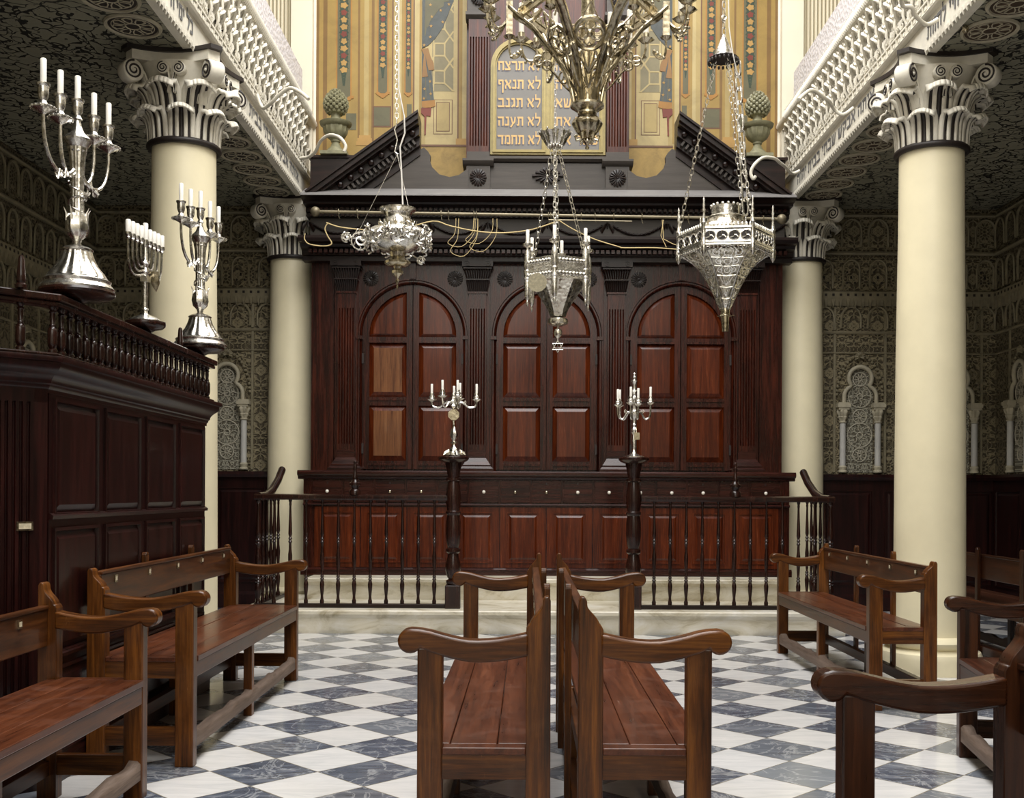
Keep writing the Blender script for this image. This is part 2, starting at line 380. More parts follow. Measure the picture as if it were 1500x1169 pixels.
def raised(b,x0,x1,z0,z1,y,t=.022,bev=.035,mi=0,fmi=None):
    """raised-and-fielded panel: sunk moulding, bevel and field; faces -y"""
    def ring(o,i,yo,yi,m):
        vs=[(o[0],yo,o[2]),(o[1],yo,o[2]),(o[1],yo,o[3]),(o[0],yo,o[3]),(i[0],yi,i[2]),(i[1],yi,i[2]),(i[1],yi,i[3]),(i[0],yi,i[3])]
        b.add(vs,[(0,1,5,4),(1,2,6,5),(2,3,7,6),(3,0,4,7)],m)
    fmi=mi if fmi is None else fmi
    O=(x0,x1,z0,z1); I=lambda d:(x0+d,x1-d,z0+d,z1-d)
    ring(O,I(.0),y,y-.012,mi); ring(I(.0),I(.014),y-.012,y-.012,mi); ring(I(.014),I(.018),y-.012,y+t*.3,mi)
    ring(I(.018),I(.018+bev),y+t*.3,y-.008,fmi)
    q=I(.018+bev); b.add([(q[0],y-.008,q[2]),(q[1],y-.008,q[2]),(q[1],y-.008,q[3]),(q[0],y-.008,q[3])],[(0,1,2,3)],fmi)

# ---------- dado and stucco relief of the aisles' walls. local frame: x along the wall, -y into the room
def dado(mat,x0,x1,n,name):
    b=MB(); b.m=mat
    DW=M['bimah']
    b.box(x0,x1,-.05,0,.0,1.34); b.molding([(.0,1.34),(.09,1.34),(.10,1.37),(.09,1.40),(.0,1.40)],x0,x1,0)
    b.molding([(0,0),(.075,0),(.075,.14),(.05,.17),(0,.17)],x0,x1,0)
    w=(x1-x0)/n
    for i in range(n): raised(b,x0+i*w+.06,x0+(i+1)*w-.06,.26,1.24,-.05)
    b.build(name,M['bimah'],smooth=20,kind='structure')
def stucco(mat,x0,x1,centres,par,cm,mine=None):
    """full-height carved revetment with mouldings, niches, colonnettes and medallions"""
    b=MB(); b.m=mat; b.box(x0,x1,-.02,0,1.40,4.13); b.build('stucco_revetment',cm,par,smooth=0)
    b=MB(); b.m=mat
    for z,h,o in ((3.67,.035,.05),(2.855,.03,.035),(2.645,.02,.03),(4.06,.03,.04)): b.molding([(.02,z-h/2),(o,z-h/2),(o+.01,z),(o,z+h/2),(.02,z+h/2)],x0,x1,0)
    b.molding([(.02,3.13),(.035,3.13),(.07,3.20),(.07,3.27),(.02,3.29)],x0,x1,0)
    n=int((x1-x0)/.075)
    for i in range(n):   # pendants and beads of the small cornice
        x=x0+(i+.5)*(x1-x0)/n
        b.prism([(x-.02,3.2),(x+.02,3.2),(x,3.10)],-.07,-.03,'y')
    for x in [c+d for c in centres for d in (-.26,.26)]: b.box(x-.012,x+.012,-.035,-.02,1.42,2.85); b.box(x-.012,x+.012,-.035,-.02,2.88,3.12)
    # blind arcade in the upper register and frieze
    n=int((x1-x0)/.25)
    for i in range(n):
        x=x0+(i+.5)*(x1-x0)/n
        for r,z0,z1 in ((.085,3.31,3.50),(.10,2.90,3.0),(.10,3.74,3.90)):
            pts=[(x-r,-.03,z0)]+[(x+r*cos(a),-.035,z1+r*sin(a)*1.2) for a in [PI-PI*k/8 for k in range(9)]]+[(x+r,-.03,z0)]
            if x-r>x0 and x+r<x1: b.tube(pts,.012,5)
    b.build('stucco_moulding',M['mold'],par,smooth=40)
    b=MB(); b.m=mat
    n=int((x1-x0)/.075)
    for i in range(n):
        x=x0+(i+.5)*(x1-x0)/n; b.box(x-.012,x+.012,-.073,-.07,3.225,3.25)
    n=int((x1-x0)/.25)
    for i in range(n):
        x=x0+(i+.5)*(x1-x0)/n
        for k in range(5):
            xx=x+(k%3-1)*.04; zz=3.36+.06*(k//3)+.05*(k%2); b.box(xx-.009,xx+.009,-.024,-.02,zz,zz+.02)
    b.build('drilled_bead',M['groove'],par,smooth=0)
    for c in centres:
        Tm=mat@T(c,0,0)
        b=MB(); b.m=Tm   # multifoil arch
        up=[( .118*cos(a),2.385+.118*sin(a)) for a in [R(-38)+ (R(218)-R(-38))*k/20 for k in range(21)]]
        lowr=[(.165-.085+.085*cos(a)+.0,2.20+.10*sin(a)) for a in [R(-5),R(15),R(35),R(55),R(72)]]
        path=[(.165,-.05,2.13)]+[(x,-.05,z) for x,z in lowr]+[(x,-.05,z) for x,z in up]+[(-x,-.05,z) for x,z in reversed(lowr)]+[(-.165,-.05,2.13)]
        b.tube(path,.022,8)
        b.build('niche_arch',M['plasterdim'],par,smooth=50)
        b=MB(); b.m=Tm
        pts=[]
        for k in range(26):   # beaded outer hood
            a=PI*k/25; rx=.235; x=rx*cos(a); z=2.22+.40*sin(a)**1.15
            b.m=Tm@T(x,-.03,z); b.sphere(.017,6,4)
        b.m=Tm@T(0,-.04,2.60)
        for k in range(9):
            a=R(200)-R(220)*k/8; b.tube([(0,0,0),(.03*cos(a),-.02,.03*sin(a)),(.052*cos(a),0,.052*sin(a))],lambda t:.006+.006*t,5)
        b.build('hood_bead',M['mold'],par,smooth=50)
        b=MB(); b.m=Tm; b.box(-.135,.135,-.028,-.0,1.42,2.13)
        b.prism([(x*.93,z) for x,z in [( .118*cos(a),2.385+.118*sin(a)) for a in [R(-38)+ (R(256))*k/16 for k in range(17)]]],-.028,0,'y')
        b.box(-.135,.135,-.0275,0,2.12,2.30)
        b.build('niche_field',M['carvefine'] if mine is None else mine,par,smooth=0)
        b=MB()
        for z,r in ((2.375,.07),(2.20,.115),(1.995,.07),(1.80,.125),(1.60,.07)):
            b.m=Tm@T(0,-.032,z)
            b.ringxz(r,.007,20,5); b.ringxz(r*.25,.007,10,5)
            if r>.1:
                for k in range(8): a=PI*k/4; b.tube([(r*.3*cos(a),0,r*.3*sin(a)),(r*.6*cos(a+.25),-.004,r*.6*sin(a+.25)),(r*.95*cos(a),0,r*.95*sin(a))],.005,4)
            else:
                for k in range(10): a=PI*k/5; b.tube([(r*.35*cos(a),-.003,r*.35*sin(a)),(r*.8*cos(a),0,r*.8*sin(a))],.006,4)
        b.build('medallion',M['medal'],par,smooth=50)
        for sx in (-1,1):
            b=MB(); b.m=Tm@T(sx*.18,-.055,0)
            b.lathe([(.046,1.42),(.046,1.435),(.036,1.445),(.040,1.46),(.044,1.475),(.034,1.485),(.032,1.49)],14)
            b.lathe([(.032,1.49),(.031,1.925)],14,mi=1)
            b.lathe([(.031,1.925),(.040,1.93),(.040,1.94),(.032,1.945),(.034,1.96),(.046,1.985),(.040,1.995),(.046,2.01),(.058,2.04),(.050,2.06)],36,rib=lambda a,z:1+(.13*cos(6*a) if z>1.95 else 0))
            b.box(-.055,.055,-.05,.05,2.06,2.085); b.box(-.065,.065,-.06,.05,2.085,2.12); b.box(-.055,.055,-.05,.05,2.12,2.135)
            b.build('colonnette',[M['plasterdim'],M['colshaft']],par,smooth=40)
backR=T(0,YB,0); 
dado(backR,2.2,4.65,4,'trim_1'); dado(backR,-4.65,-2.2,4,'trim_2')
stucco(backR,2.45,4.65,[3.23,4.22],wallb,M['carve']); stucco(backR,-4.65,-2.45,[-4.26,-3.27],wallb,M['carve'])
sideR=T(4.65,0,0)@RZ(R(-90)); sideL=T(-4.65,0,0)@RZ(R(90))
# local x of right wall: world y = -x
dado(sideR,-YB+.06,1.0,18,'trim_3'); dado(sideL,-1.0,YB-.06,18,'trim_4')
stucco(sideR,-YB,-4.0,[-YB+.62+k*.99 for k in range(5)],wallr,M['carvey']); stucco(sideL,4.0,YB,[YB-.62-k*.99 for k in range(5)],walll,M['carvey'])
# upper end wall: cream strips and corrugated panels beside the mural
for sx,nm in ((-1,'left'),(1,'right')):
    b=MB(); a0,a1=sorted((sx*2.40,sx*2.62)); b.box(a0,a1,YB-.09,YB,4.13,8.2); b.build('trim_5' if sx<0 else 'trim_6',M['creamwall'],smooth=0,kind='structure')
    b=MB(); a0,a1=sorted((sx*2.62,sx*4.65)); b.box(a0,a1,YB-.03,YB,4.3,8.2); b.build('wall_upper_'+nm,M['ribs'],smooth=0,kind='structure')

# ---------- galleries
HEB1='אחת שאלתי מאת יהוה'; HEB2='אותה אבקש שבתי בבית יהוה'; HEB3='כל ימי חיי לחזות'
# square Hebrew letters drawn as brush strokes: (x0,y0,x1,y1,width)
HB={'א':(.80,[(.06,.98,.74,.02,.21),(.70,.98,.70,.72,.16),(.70,.76,.52,.50,.13),(.10,.02,.10,.34,.14),(.10,.30,.30,.60,.12)]),
'ב':(.78,[(.06,.9,.60,.9,.2),(.60,.95,.60,.1,.15),(0,.1,.78,.1,.2)]),
'ג':(.50,[(.08,.9,.40,.9,.2),(.38,.95,.40,.05,.15),(.38,.34,.08,.02,.16)]),
'ד':(.72,[(0,.9,.72,.9,.2),(.58,.9,.58,0,.16)]),
'ה':(.74,[(0,.9,.70,.9,.2),(.64,.95,.64,0,.16),(.14,.60,.14,0,.15)]),
'ו':(.32,[(.04,.9,.28,.9,.2),(.22,.95,.22,0,.16)]),
'ז':(.40,[(0,.92,.38,.88,.2),(.20,.85,.17,0,.16)]),
'ח':(.76,[(0,.9,.74,.9,.2),(.66,.95,.66,0,.16),(.12,.9,.12,0,.16)]),
'י':(.32,[(.04,.9,.28,.9,.2),(.22,.95,.22,.48,.16)]),
'כ':(.66,[(.06,.9,.54,.9,.2),(.56,.9,.56,.1,.16),(.04,.1,.54,.1,.2)]),
'ל':(.66,[(.08,1.42,.08,.86,.12),(.02,.9,.60,.9,.2),(.58,.92,.56,.50,.15),(.57,.54,.28,.0,.15)]),
'מ':(.78,[(.04,.98,.22,.74,.13),(.20,.80,.10,.02,.14),(.26,.9,.66,.9,.2),(.68,.9,.70,.1,.16),(.34,.1,.76,.1,.2)]),
'נ':(.50,[(.12,.9,.42,.9,.2),(.40,.95,.40,.1,.15),(0,.1,.48,.1,.2)]),
'ע':(.72,[(.08,.98,.32,.26,.16),(.62,.98,.56,.42,.16),(.58,.48,.06,-.14,.17)]),
'ף':(.70,[(.08,.9,.60,.9,.2),(.60,.95,.60,-.42,.16),(.12,.9,.12,.58,.14),(.08,.54,.34,.54,.15)]),
'צ':(.72,[(.06,.98,.62,.12,.18),(.62,.98,.58,.66,.15),(.60,.70,.38,.46,.13),(0,.1,.66,.1,.2)]),
'ק':(.74,[(0,.9,.70,.9,.2),(.66,.92,.62,.5,.15),(.64,.54,.40,.20,.15),(.12,.60,.12,-.38,.15)]),
'ר':(.68,[(0,.9,.62,.9,.2),(.60,.9,.60,0,.16)]),
'ש':(.92,[(.08,.98,.18,.1,.16),(.44,.98,.40,.40,.14),(.42,.46,.20,.10,.13),(.84,.98,.74,.40,.16),(.76,.46,.62,.06,.16),(.10,.1,.68,.1,.2)]),
'ת':(.78,[(.04,.9,.70,.9,.2),(.68,.95,.68,0,.16),(.20,.9,.18,.06,.15),(0,.08,.22,.08,.16)])}
def text(body,h,w,mat,parent,mtx,name='lettering',ext=.004,bold=0.,gap=.16):
    """right-to-left line of square letters of height h, fitted to width w, centred; local plane x,y"""
    tot=sum((.40 if c==' ' else HB[c][0]+gap) for c in body)-gap
    if w is None: w=tot*h
    sx=w/tot; x=tot; b=MB(); b.m=mtx; k=0
    for c in body:
        if c==' ': x-=.40; continue
        wd,st=HB[c]; x-=wd
        for (x0,y0,x1,y1,t) in st:
            a=Vector(((x+x0-tot/2)*sx,(y0-.5)*h,0)); e=Vector(((x+x1-tot/2)*sx,(y1-.5)*h,0)); d=(e-a).normalized(); n=Vector((-d.y,d.x,0))*(t*.5*h+bold); sk=Vector((.05*h*(1 if abs(d.x)>.8 else 0),0,0))
            z=ext+.0001*(k%7); k+=1
            P=[a+n-sk,e+n-sk*.0,e-n+sk*.0,a-n+sk]
            if abs(d.x)>.8: P=[a+n+sk*-1,e+n+sk,e-n,a-n]
            b.add([(p.x,p.y,0) for p in P]+[(p.x,p.y,z) for p in P],[(0,1,2,3),(4,5,6,7),(0,1,5,4),(1,2,6,5),(2,3,7,6),(3,0,4,7)])
        x-=gap
    return b.build(name,mat,parent,smooth=0)
def pod(b,y,z,s):
    """one pierced hooded cell of the gallery front; local x<0 is towards the nave"""
    m=b.m; b.m=m@T(0,y,z)
    w=.056*s; h=.062*s; J=random.uniform
    for f,q,o in ((1.0,.0125,.050),(1.32,.0085,.026)):
        b.tube([(-.012-o*sin(a)**.7,w*f*cos(a),h*f*sin(a)*(1+.25*(sin(a)>.97))) for a in [PI*k/10 for k in range(11)]],lambda t:q*s*(.8+.35*sin(PI*t)),6,mi=0)
    b.box(-.016,-.006,-w*.62,w*.62,-.025,h*.55,mi=2)
    for k in (-1,0,1): b.tube([(-.024,k*w*.55,-.012),(-.030,k*w*.5,-.045),(-.014,k*w*.25,-.085-.02*(k==0))],lambda t:.0105*(1-.5*t),5,mi=0)
    y0=w*1.45
    for k in (-1,0,1): b.tube([(-.040,y0+k*.012,.03),(-.044,y0+k*.011,-.02),(-.020,y0+k*.003,-.075-J(0,.02))],lambda t:.0095*(1-.6*t),5,mi=0)
    b.tube([(-.03,y0,.035),(-.058,y0,.045),(-.04,y0,.075)],lambda t:.016*(1-.6*t),5,mi=0)
    b.m=m
def gallery(sx,label):
    Xe=2.43; g=thing('gallery',label,'gallery',(sx*Xe,7.2,4.13),0 if sx>0 else PI,'white stucco galleries')
    # local frame: -x to the nave on both sides (the left one is turned half round), so y flips for the left
    fl=1 if sx>0 else -1
    ya,yb=sorted(((-3.15-7.2)*fl,(YB-.012-7.2)*fl))
    yv0,yv1=sorted(((5.9-7.2)*fl,(D(10.55)-7.2)*fl))
    b=MB(); b.box(0,4.65-Xe,ya,yb,0,.15); b.build('soffit',M['soffit'],g,smooth=0)
    b=MB(); b.box(-.02,.06,ya,yb,-.012,.18)
    b.m=Matrix.Identity(4)
    b.prism([(-.02,.18),(-.05,.185),(-.06,.20),(-.05,.215),(-.03,.22),(0,.22),(0,.18)],ya,yb,'y')
    b.build('fascia',M['plaster'],g,smooth=40)
    b=MB(); n=int((yv1-yv0)/.055)
    for i in range(n):
        y=yv0+(i+.5)*(yv1-yv0)/n; b.m=T(-.012,y,0); b.lathe([(.018,.012),(.016,-.01),(.002,-.035)],6)
    b.build('pendant_trim',M['plaster'],g,smooth=50)
    b=MB(); b.box(-.02,.05,ya,yb,.22,.30,mi=0); n=int((yv1-yv0)/.10)
    for i in range(n):
        y=yv0+(i+.5)*(yv1-yv0)/n
        b.box(-.024,-.02,y-.036,y+.036,.237,.283,mi=1); b.box(-.032,-.02,y-.018,y+.018,.248,.272,mi=0)
        b.box(-.034,-.02,y-.05,y-.041,.225,.295,mi=0)
    b.box(-.034,.0,ya,yb,.292,.305,mi=0); b.box(-.034,.0,ya,yb,.22,.229,mi=0)
    b.build('key_band',[M['plaster'],M['groove']],g,smooth=0)
    b=MB(); b.box(-.005,.045,ya,yb,.30,.80,mi=1)
    rows=((.40,.95),(.535,1.0),(.675,1.0)); n=int((yv1-yv0)/.168)
    for j,(z,s) in enumerate(rows):
        for i in range(n):
            y=yv0+(i+.2+.37*j)*(yv1-yv0)/n; pod(b,y,z,s)
    rnd=random.Random(3)
    for i in range(n*9):
        y=rnd.uniform(yv0,yv1); z=rnd.choice((rnd.uniform(.32,.78),rnd.uniform(.70,.78),rnd.uniform(.32,.37))); sp=spiral(.005,.026,1.2,9,rnd.uniform(0,6),rnd.choice((-1,1)))
        xo_=-.022-.014*rnd.random(); b.tube([(xo_,y+u,z+v) for u,v in sp],.0055,4,mi=0)
    b.build('pierced_railing_panel',[M['plaster'],M['carvefr'],M['groove']],g,smooth=60)
    b=MB(); b.prism([(-.03,.79),(-.05,.80),(-.07,.83),(-.06,.87),(-.03,.90),(.06,.90),(.06,.79)],ya,yb,'y')
    n=int((yv1-yv0)/.035)
    for i in range(n):
        y=yv0+(i+.5)*(yv1-yv0)/n
        b.tube([(-.055,y-.014,.80),(-.08,y,.83),(-.07,y+.014,.865)],.011,4); b.tube([(-.05,y+.014,.875),(-.065,y,.892),(-.03,y-.014,.908)],.008,4)
    b.build('handrail',M['plaster'],g,smooth=60)
    b=MB(); b.box(-.02,-.012,*sorted(((2.5-7.2)*fl,(D(10.38)-7.2)*fl)),.90,1.20); o=b.build('bubble_netting',M['net'],g,smooth=0); o['label']='clear bubble sheeting tied above the rail'
    # lettering
    for cx,wd,tx in ((D(9.1),2.3,HEB2),(D(6.5),.9,HEB3),(D(5.3),1.2,HEB1)):
        mt=Matrix(((0,0,-1,-.024),(-1,0,0,(cx-7.2)*fl),(0,1,0,.095),(0,0,0,1)))
        # on both sides the text must read right-to-left for someone in the nave
        o=text(tx,.095,wd,M['ink'],g,mt,'inscription',.001,.0)
    r0=None
    for i in range(18):
        y=4.6+i*.38
        if y>YB-.2: break
        if min(abs(y-D(7.25)),abs(y-D(10.73)))<.36: continue
        b=MB(); b.torus(.165,.014,28,6); b.torus(.13,.006,24,5); b.lathe([(.15,-.004),(.15,0)],28,mi=1)
        b.torus(.045,.008,14,5)
        for k in range(8):
            a=PI*k/4; b.m=RZ(a); b.tube([(.045,0,0),(.075,.022,-.004),(.11,.03,-.004),(.128,0,-.004),(.11,-.03,-.004),(.075,-.022,-.004)],.006,4,closed=True); 
        b.m=Matrix.Identity(4)
        if r0 is None: r0=b.build('ceiling_rosette',[M['plasterdim'],M['sofbrown'] if sx>0 else M['groove']],g,smooth=50); o=r0
        else: o=r0.copy(); COL.objects.link(o); o.parent=g
        o.location=(.27,(y-7.2)*fl,-.006)
    return g
gr=gallery(1,'right-hand gallery with pierced white stucco front and dark patterned underside')
gl=gallery(-1,'left-hand gallery with pierced white stucco front and dark patterned underside')

# ---------- columns
def leaf(prof,w,n=10):
    """ribbed acanthus leaf: light ribs and dark grooves, profile (r,z); outward +x"""
    b=MB(); seg=[(-1,-.66,0),(-.66,-.46,1),(-.46,-.17,0),(-.17,.17,1),(.17,.46,0),(.46,.66,1),(.66,1,0)]
    P=len(prof)
    for a,c,k in seg:
        vs=[];fs=[]
        for i,(r,z) in enumerate(prof):
            t=i/(P-1); ww=w*(1 if t<.5 else 1+.10*sin((t-.5)*PI)); d=.010 if (k and t<.66) else 0
            for s in (a,c):
                lip=.02*(1-abs(s)**2)*(1 if t>.6 else .3)
                vs.append((r-d+lip-.025*s*s,s*ww,z-(.03*s*s if t>.6 else 0)))
        for i in range(P-1): fs.append((2*i,2*i+1,2*i+3,2*i+2))
        if k:
            cut=int(.66*(P-1)); b.add(vs[:2*cut+2],fs[:cut],1); b.add(vs,fs[cut:],0)
        else: b.add(vs,fs,0)
    return b
def smoothp(pts,n=14):
    pts=[Vector((x,0,z)) for x,z in pts]; out=[]
    for i in range(len(pts)-1):
        p0=pts[max(i-1,0)];p1=pts[i];p2=pts[i+1];p3=pts[min(i+2,len(pts)-1)]
        for k in range(4):
            t=k/4; q=.5*((2*p1)+(p2-p0)*t+(2*p0-5*p1+4*p2-p3)*t*t+(-p0+3*p1-3*p2+p3)*t**3); out.append((q.x,q.z))
    out.append((pts[-1].x,pts[-1].z)); return out
lp1=smoothp([(.222,0),(.228,.10),(.245,.17),(.285,.205),(.325,.205),(.345,.175)])
lp2=smoothp([(.208,.08),(.228,.22),(.262,.32),(.32,.365),(.365,.36),(.38,.325)])
PR={}
def column(x,y,label,zt=3.54,zp=.0,hi=True):
    t=thing('column',label,'column',(x,y,zp),0,'cream columns with black and white capitals')
    b=MB(); b.lathe([(.34,0),(.345,.10),(.33,.135),(.29,.15),(.275,.165),(.30,.185),(.305,.21),(.285,.235),(.255,.245)],40)
    b.build('base',M['cream'],t,smooth=40)
    b=MB(); b.lathe([(.245,.24),(.236,.30),(.232,1.2),(.226,2.2),(.215,3.0),(.212,zt)],48); b.build('shaft',M['cream'],t,smooth=40)
    b=MB(); b.m=T(0,0,zt-.005); b.torus(.228,.022,40,8); b.build('necking',M['groove'],t,smooth=60)
    b=MB(); b.m=T(0,0,zt); b.lathe([(.205,0),(.205,.02),(.212,.25),(.25,.40),(.30,.50)],32); cap=b.build('capital',M['plaster'],t,smooth=50)
    # abacus with concave sides
    def aba(h,c,q):
        out=[]
        for k in range(4):
            a=k*PI/2; mx=lambda p:(p[0]*cos(a)-p[1]*sin(a),p[0]*sin(a)+p[1]*cos(a))
            for i in range(9):
                s=-1+2*i/8; out.append(mx((h-q*(1-s*s),s*(h-c))))
        return out
    b=MB(); b.m=T(0,0,zt); b.prism(aba(.31,.06,.07),.50,.565,'z'); b.build('abacus',M['plaster'],t,smooth=30)
    b=MB(); b.m=T(0,0,zt); b.prism(aba(.335,.06,.075),.562,.59,'z'); b.build('abacus_rim',M['groove'],t,smooth=30)
    if 'l1' not in PR:
        PR['l1']=leaf(lp1,.082); PR['l2']=leaf(lp2,.092)
    for key,nn,off in (('l1',8,.22),('l2',8,.22+PI/8)):
        first=PR.get(key+'o')
        for k in range(nn):
            if first is None:
                first=PR[key].build('acanthus_leaf',[M['plaster'],M['groove']],cap,smooth=60)
                sm=first.modifiers.new('s','SOLIDIFY'); sm.thickness=.014; sm.offset=-1
                PR[key+'o']=first; o=first
            else: o=first.copy(); COL.objects.link(o); o.parent=cap
            o.location=(0,0,zt); o.rotation_euler=(0,0,off+2*PI*k/nn)
    def volute(r,th,stem):
        b=MB(); b.m=RX(PI/2)@T(0,0,0); b.lathe([(r*.92,-th/2),(r,-th/2+.006),(r,th/2-.006),(r*.92,th/2)],22)
        b.m=Matrix.Identity(4)
        for s in (-1,1):
            b.tube([(u,s*(th/2+.002),v) for u,v in spiral(r*.12,r*.86,2.0,34,PI/2,1)],.0065*(r/.07),5,mi=1)
            b.m=T(0,s*th/2,0)@RX(PI/2); b.sphere(r*.18,8,6); b.m=Matrix.Identity(4)
        # stem strap from the bell
        pts=stem; b.tube(pts,lambda t:th*.42,8,flat=.35,up=(0,1,0))
        for s in (-1,1): b.tube([(p[0]+.004,p[1]+s*th*.30,p[2]) for p in pts],.006,4,mi=1)
        return b
    if 'v' not in PR:
        PR['v']=volute(.072,.10,[(-.15,0,-.18),(-.12,0,-.09),(-.08,0,-.0),(-.03,0,.05),(0,0,.065)]).build('volute',[M['plaster'],M['groove']],cap,smooth=50); vo=[PR['v']]
        PR['w']=volute(.043,.05,[(-.03,0,-.16),(-.04,0,-.08),(-.03,0,0),(0,0,.04)]).build('volute',[M['plaster'],M['groove']],cap,smooth=50); wo=[PR['w']]
    else: vo=[];wo=[]
    for k in range(4):
        a=PI/4+k*PI/2
        o=vo.pop() if vo else PR['v'].copy()
        if o.name not in COL.objects: COL.objects.link(o)
        o.parent=cap; o.location=(.385*cos(a),.385*sin(a),zt+.425); o.rotation_euler=(0,0,a)
    for k in range(4):
        a=k*PI/2
        for s in (-1,1):
            o=wo.pop() if wo else PR['w'].copy()
            if o.name not in COL.objects: COL.objects.link(o)
            o.parent=cap; o.location=(.275*cos(a)-s*.052*sin(a),.275*sin(a)+s*.052*cos(a),zt+.445); o.rotation_euler=(0,0,a+s*PI/2)
    return t
column(-2.56,D(7.25),'near left cream column, rising behind the dark panelled platform')
column(2.56,D(7.25),'near right cream column, tallest in view, beside the short bench')
column(-2.58,D(10.73),'far left cream column at the left edge of the dark cabinet')
column(2.58,D(10.73),'far right cream column at the right edge of the dark cabinet')

# ---------- steps
st=thing('marble_steps','two worn marble steps running along the foot of the dark cabinet','steps',(0,D(8.9),0))
b=MB(); b.m=T(0,-D(8.9),0)
Y1=D(8.9); Y2=D(9.76)
b.prism([(Y1+.03,0),(Y1+.02,.04),(Y1+.025,.13),(Y1+.005,.15),(Y1-.01,.165),(Y1-.01,.19),(Y1,.20),(10.6,.20),(10.6,0)],-2.62,2.50,'x'); b.build('lower_step',M['marble'],st,smooth=40)
b=MB(); b.m=T(0,-D(8.9),0)
b.prism([(Y2+.03,.2),(Y2+.02,.24),(Y2+.025,.33),(Y2+.005,.35),(Y2-.01,.365),(Y2-.01,.39),(Y2,.40),(YB-.06,.40),(YB-.06,.2)],-2.22,2.22,'x'); b.build('upper_step',M['marble'],st,smooth=40)
Y0=D(10.35); YC=D(10.15)
AL=(0,Y0,.4)
ark=thing('torah_ark','huge dark mahogany wall cabinet with three arched double doors, drawers and broken pediment','cabinet',AL)
def A():
    b=MB(); b.m=T(-AL[0],-AL[1],-AL[2]); return b
# carcase and lower cabinet
b=A(); b.box(-2.33,2.33,YC,YB-.07,.40,1.345); b.box(-2.30,2.30,Y0+.06,YB-.07,1.40,3.48); b.build('carcase',M['mahog'],ark,smooth=0)
b=A()
b.molding([(0,.40),(.035,.40),(.035,.455),(.015,.47),(0,.47)],-2.35,2.35,YC)
b.molding([(0,1.062),(.03,1.066),(.035,1.078),(.025,1.088),(0,1.09)],-2.33,2.33,YC)
b.molding([(0,1.315),(.02,1.32),(.025,1.34),(.055,1.352),(.065,1.365),(.065,1.385),(.05,1.40),(-.3,1.40),(-.3,1.315)],-2.38,2.38,YC)
b.build('worktop_moulding',M['mahogx'],ark,smooth=30)
for i in range(10):
    x=(-4.5+i)*.4455
    b=A(); b.box(x-.218,x+.218,YC-.012,YC+.01,.475,1.055); raised(b,x-.165,x+.165,.52,1.01,YC-.012)
    o=b.build('cupboard_door',M['mpanel'],ark,smooth=20)
kn=[]
for i in range(15):
    x=(i-7)*.2996
    b=A(); b.box(x-.137,x+.137,YC-.014,YC+.01,1.10,1.305)
    b.box(x-.137,x+.137,YC-.018,YC-.014,1.10,1.106); b.box(x-.137,x+.137,YC-.018,YC-.014,1.299,1.305); b.box(x-.137,x-.131,YC-.018,YC-.014,1.1,1.305); b.box(x+.131,x+.137,YC-.018,YC-.014,1.1,1.305)
    o=b.build('drawer',M['mahogx'],ark,smooth=0)
    b=A(); b.m=b.m@T(x,YC-.014,1.20)@RX(PI/2); b.lathe([(.007,0),(.006,.010),(.014,.015),(.017,.024),(.011,.032),(.0001,.034)],12)
    k=b.build('knob',M['knob'] if i not in (2,3,6,7) else M['giltsilver'],o,smooth=60)
    b=A(); b.box(x-.006,x+.006,YC-.0165,YC-.013,1.272,1.292); b.build('keyhole',M['groove'],o,smooth=0)
# upper backing with spandrels
def ringp(b,outer,inner,yo,yi=None,mi=None,y2=None):
    yi=yo if yi is None else yi; n=len(outer)
    b.add([(x,yo,z) for x,z in outer]+[(x,yi,z) for x,z in inner],[(i,(i+1)%n,n+(i+1)%n,n+i) for i in range(n)],mi)
def cellpoly(b,outer,opening,field,t=.03,fm=1):
    ringp(b,outer,outer,Y0+.03,Y0+.03-t,0); ringp(b,outer,opening,Y0+.03-t,None,0); ringp(b,opening,opening,Y0+.03-t,Y0+.03-.004,0)
    ringp(b,opening,field,Y0+.03-.004,Y0+.03-t+.004,1)
    n=len(field); b.add([(x,Y0+.03-t+.004,z) for x,z in field],[tuple(range(n))],1)
def archcell(cx,sg,rad,xe,z0,zs,n=14):
    # quarter of an arch: meeting edge at cx+sg*xe; spring zs; bottom z0
    top=math.sqrt(max(rad*rad-xe*xe,0)); a1=math.acos(xe/rad)
    zl=z0-zs
    a0=math.asin(max(min(zl/rad,1),-1)) if zl>0 else 0
    pts=[(cx+sg*xe,z0)]
    pts+= [(cx+sg*rad*cos(a0),z0)] if zl<=0 else []
    pts+= [(cx+sg*rad*cos(a0+(a1-a0)*k/n),zs+rad*sin(a0+(a1-a0)*k/n)) for k in range(n+1)]
    return pts
ZS=2.729
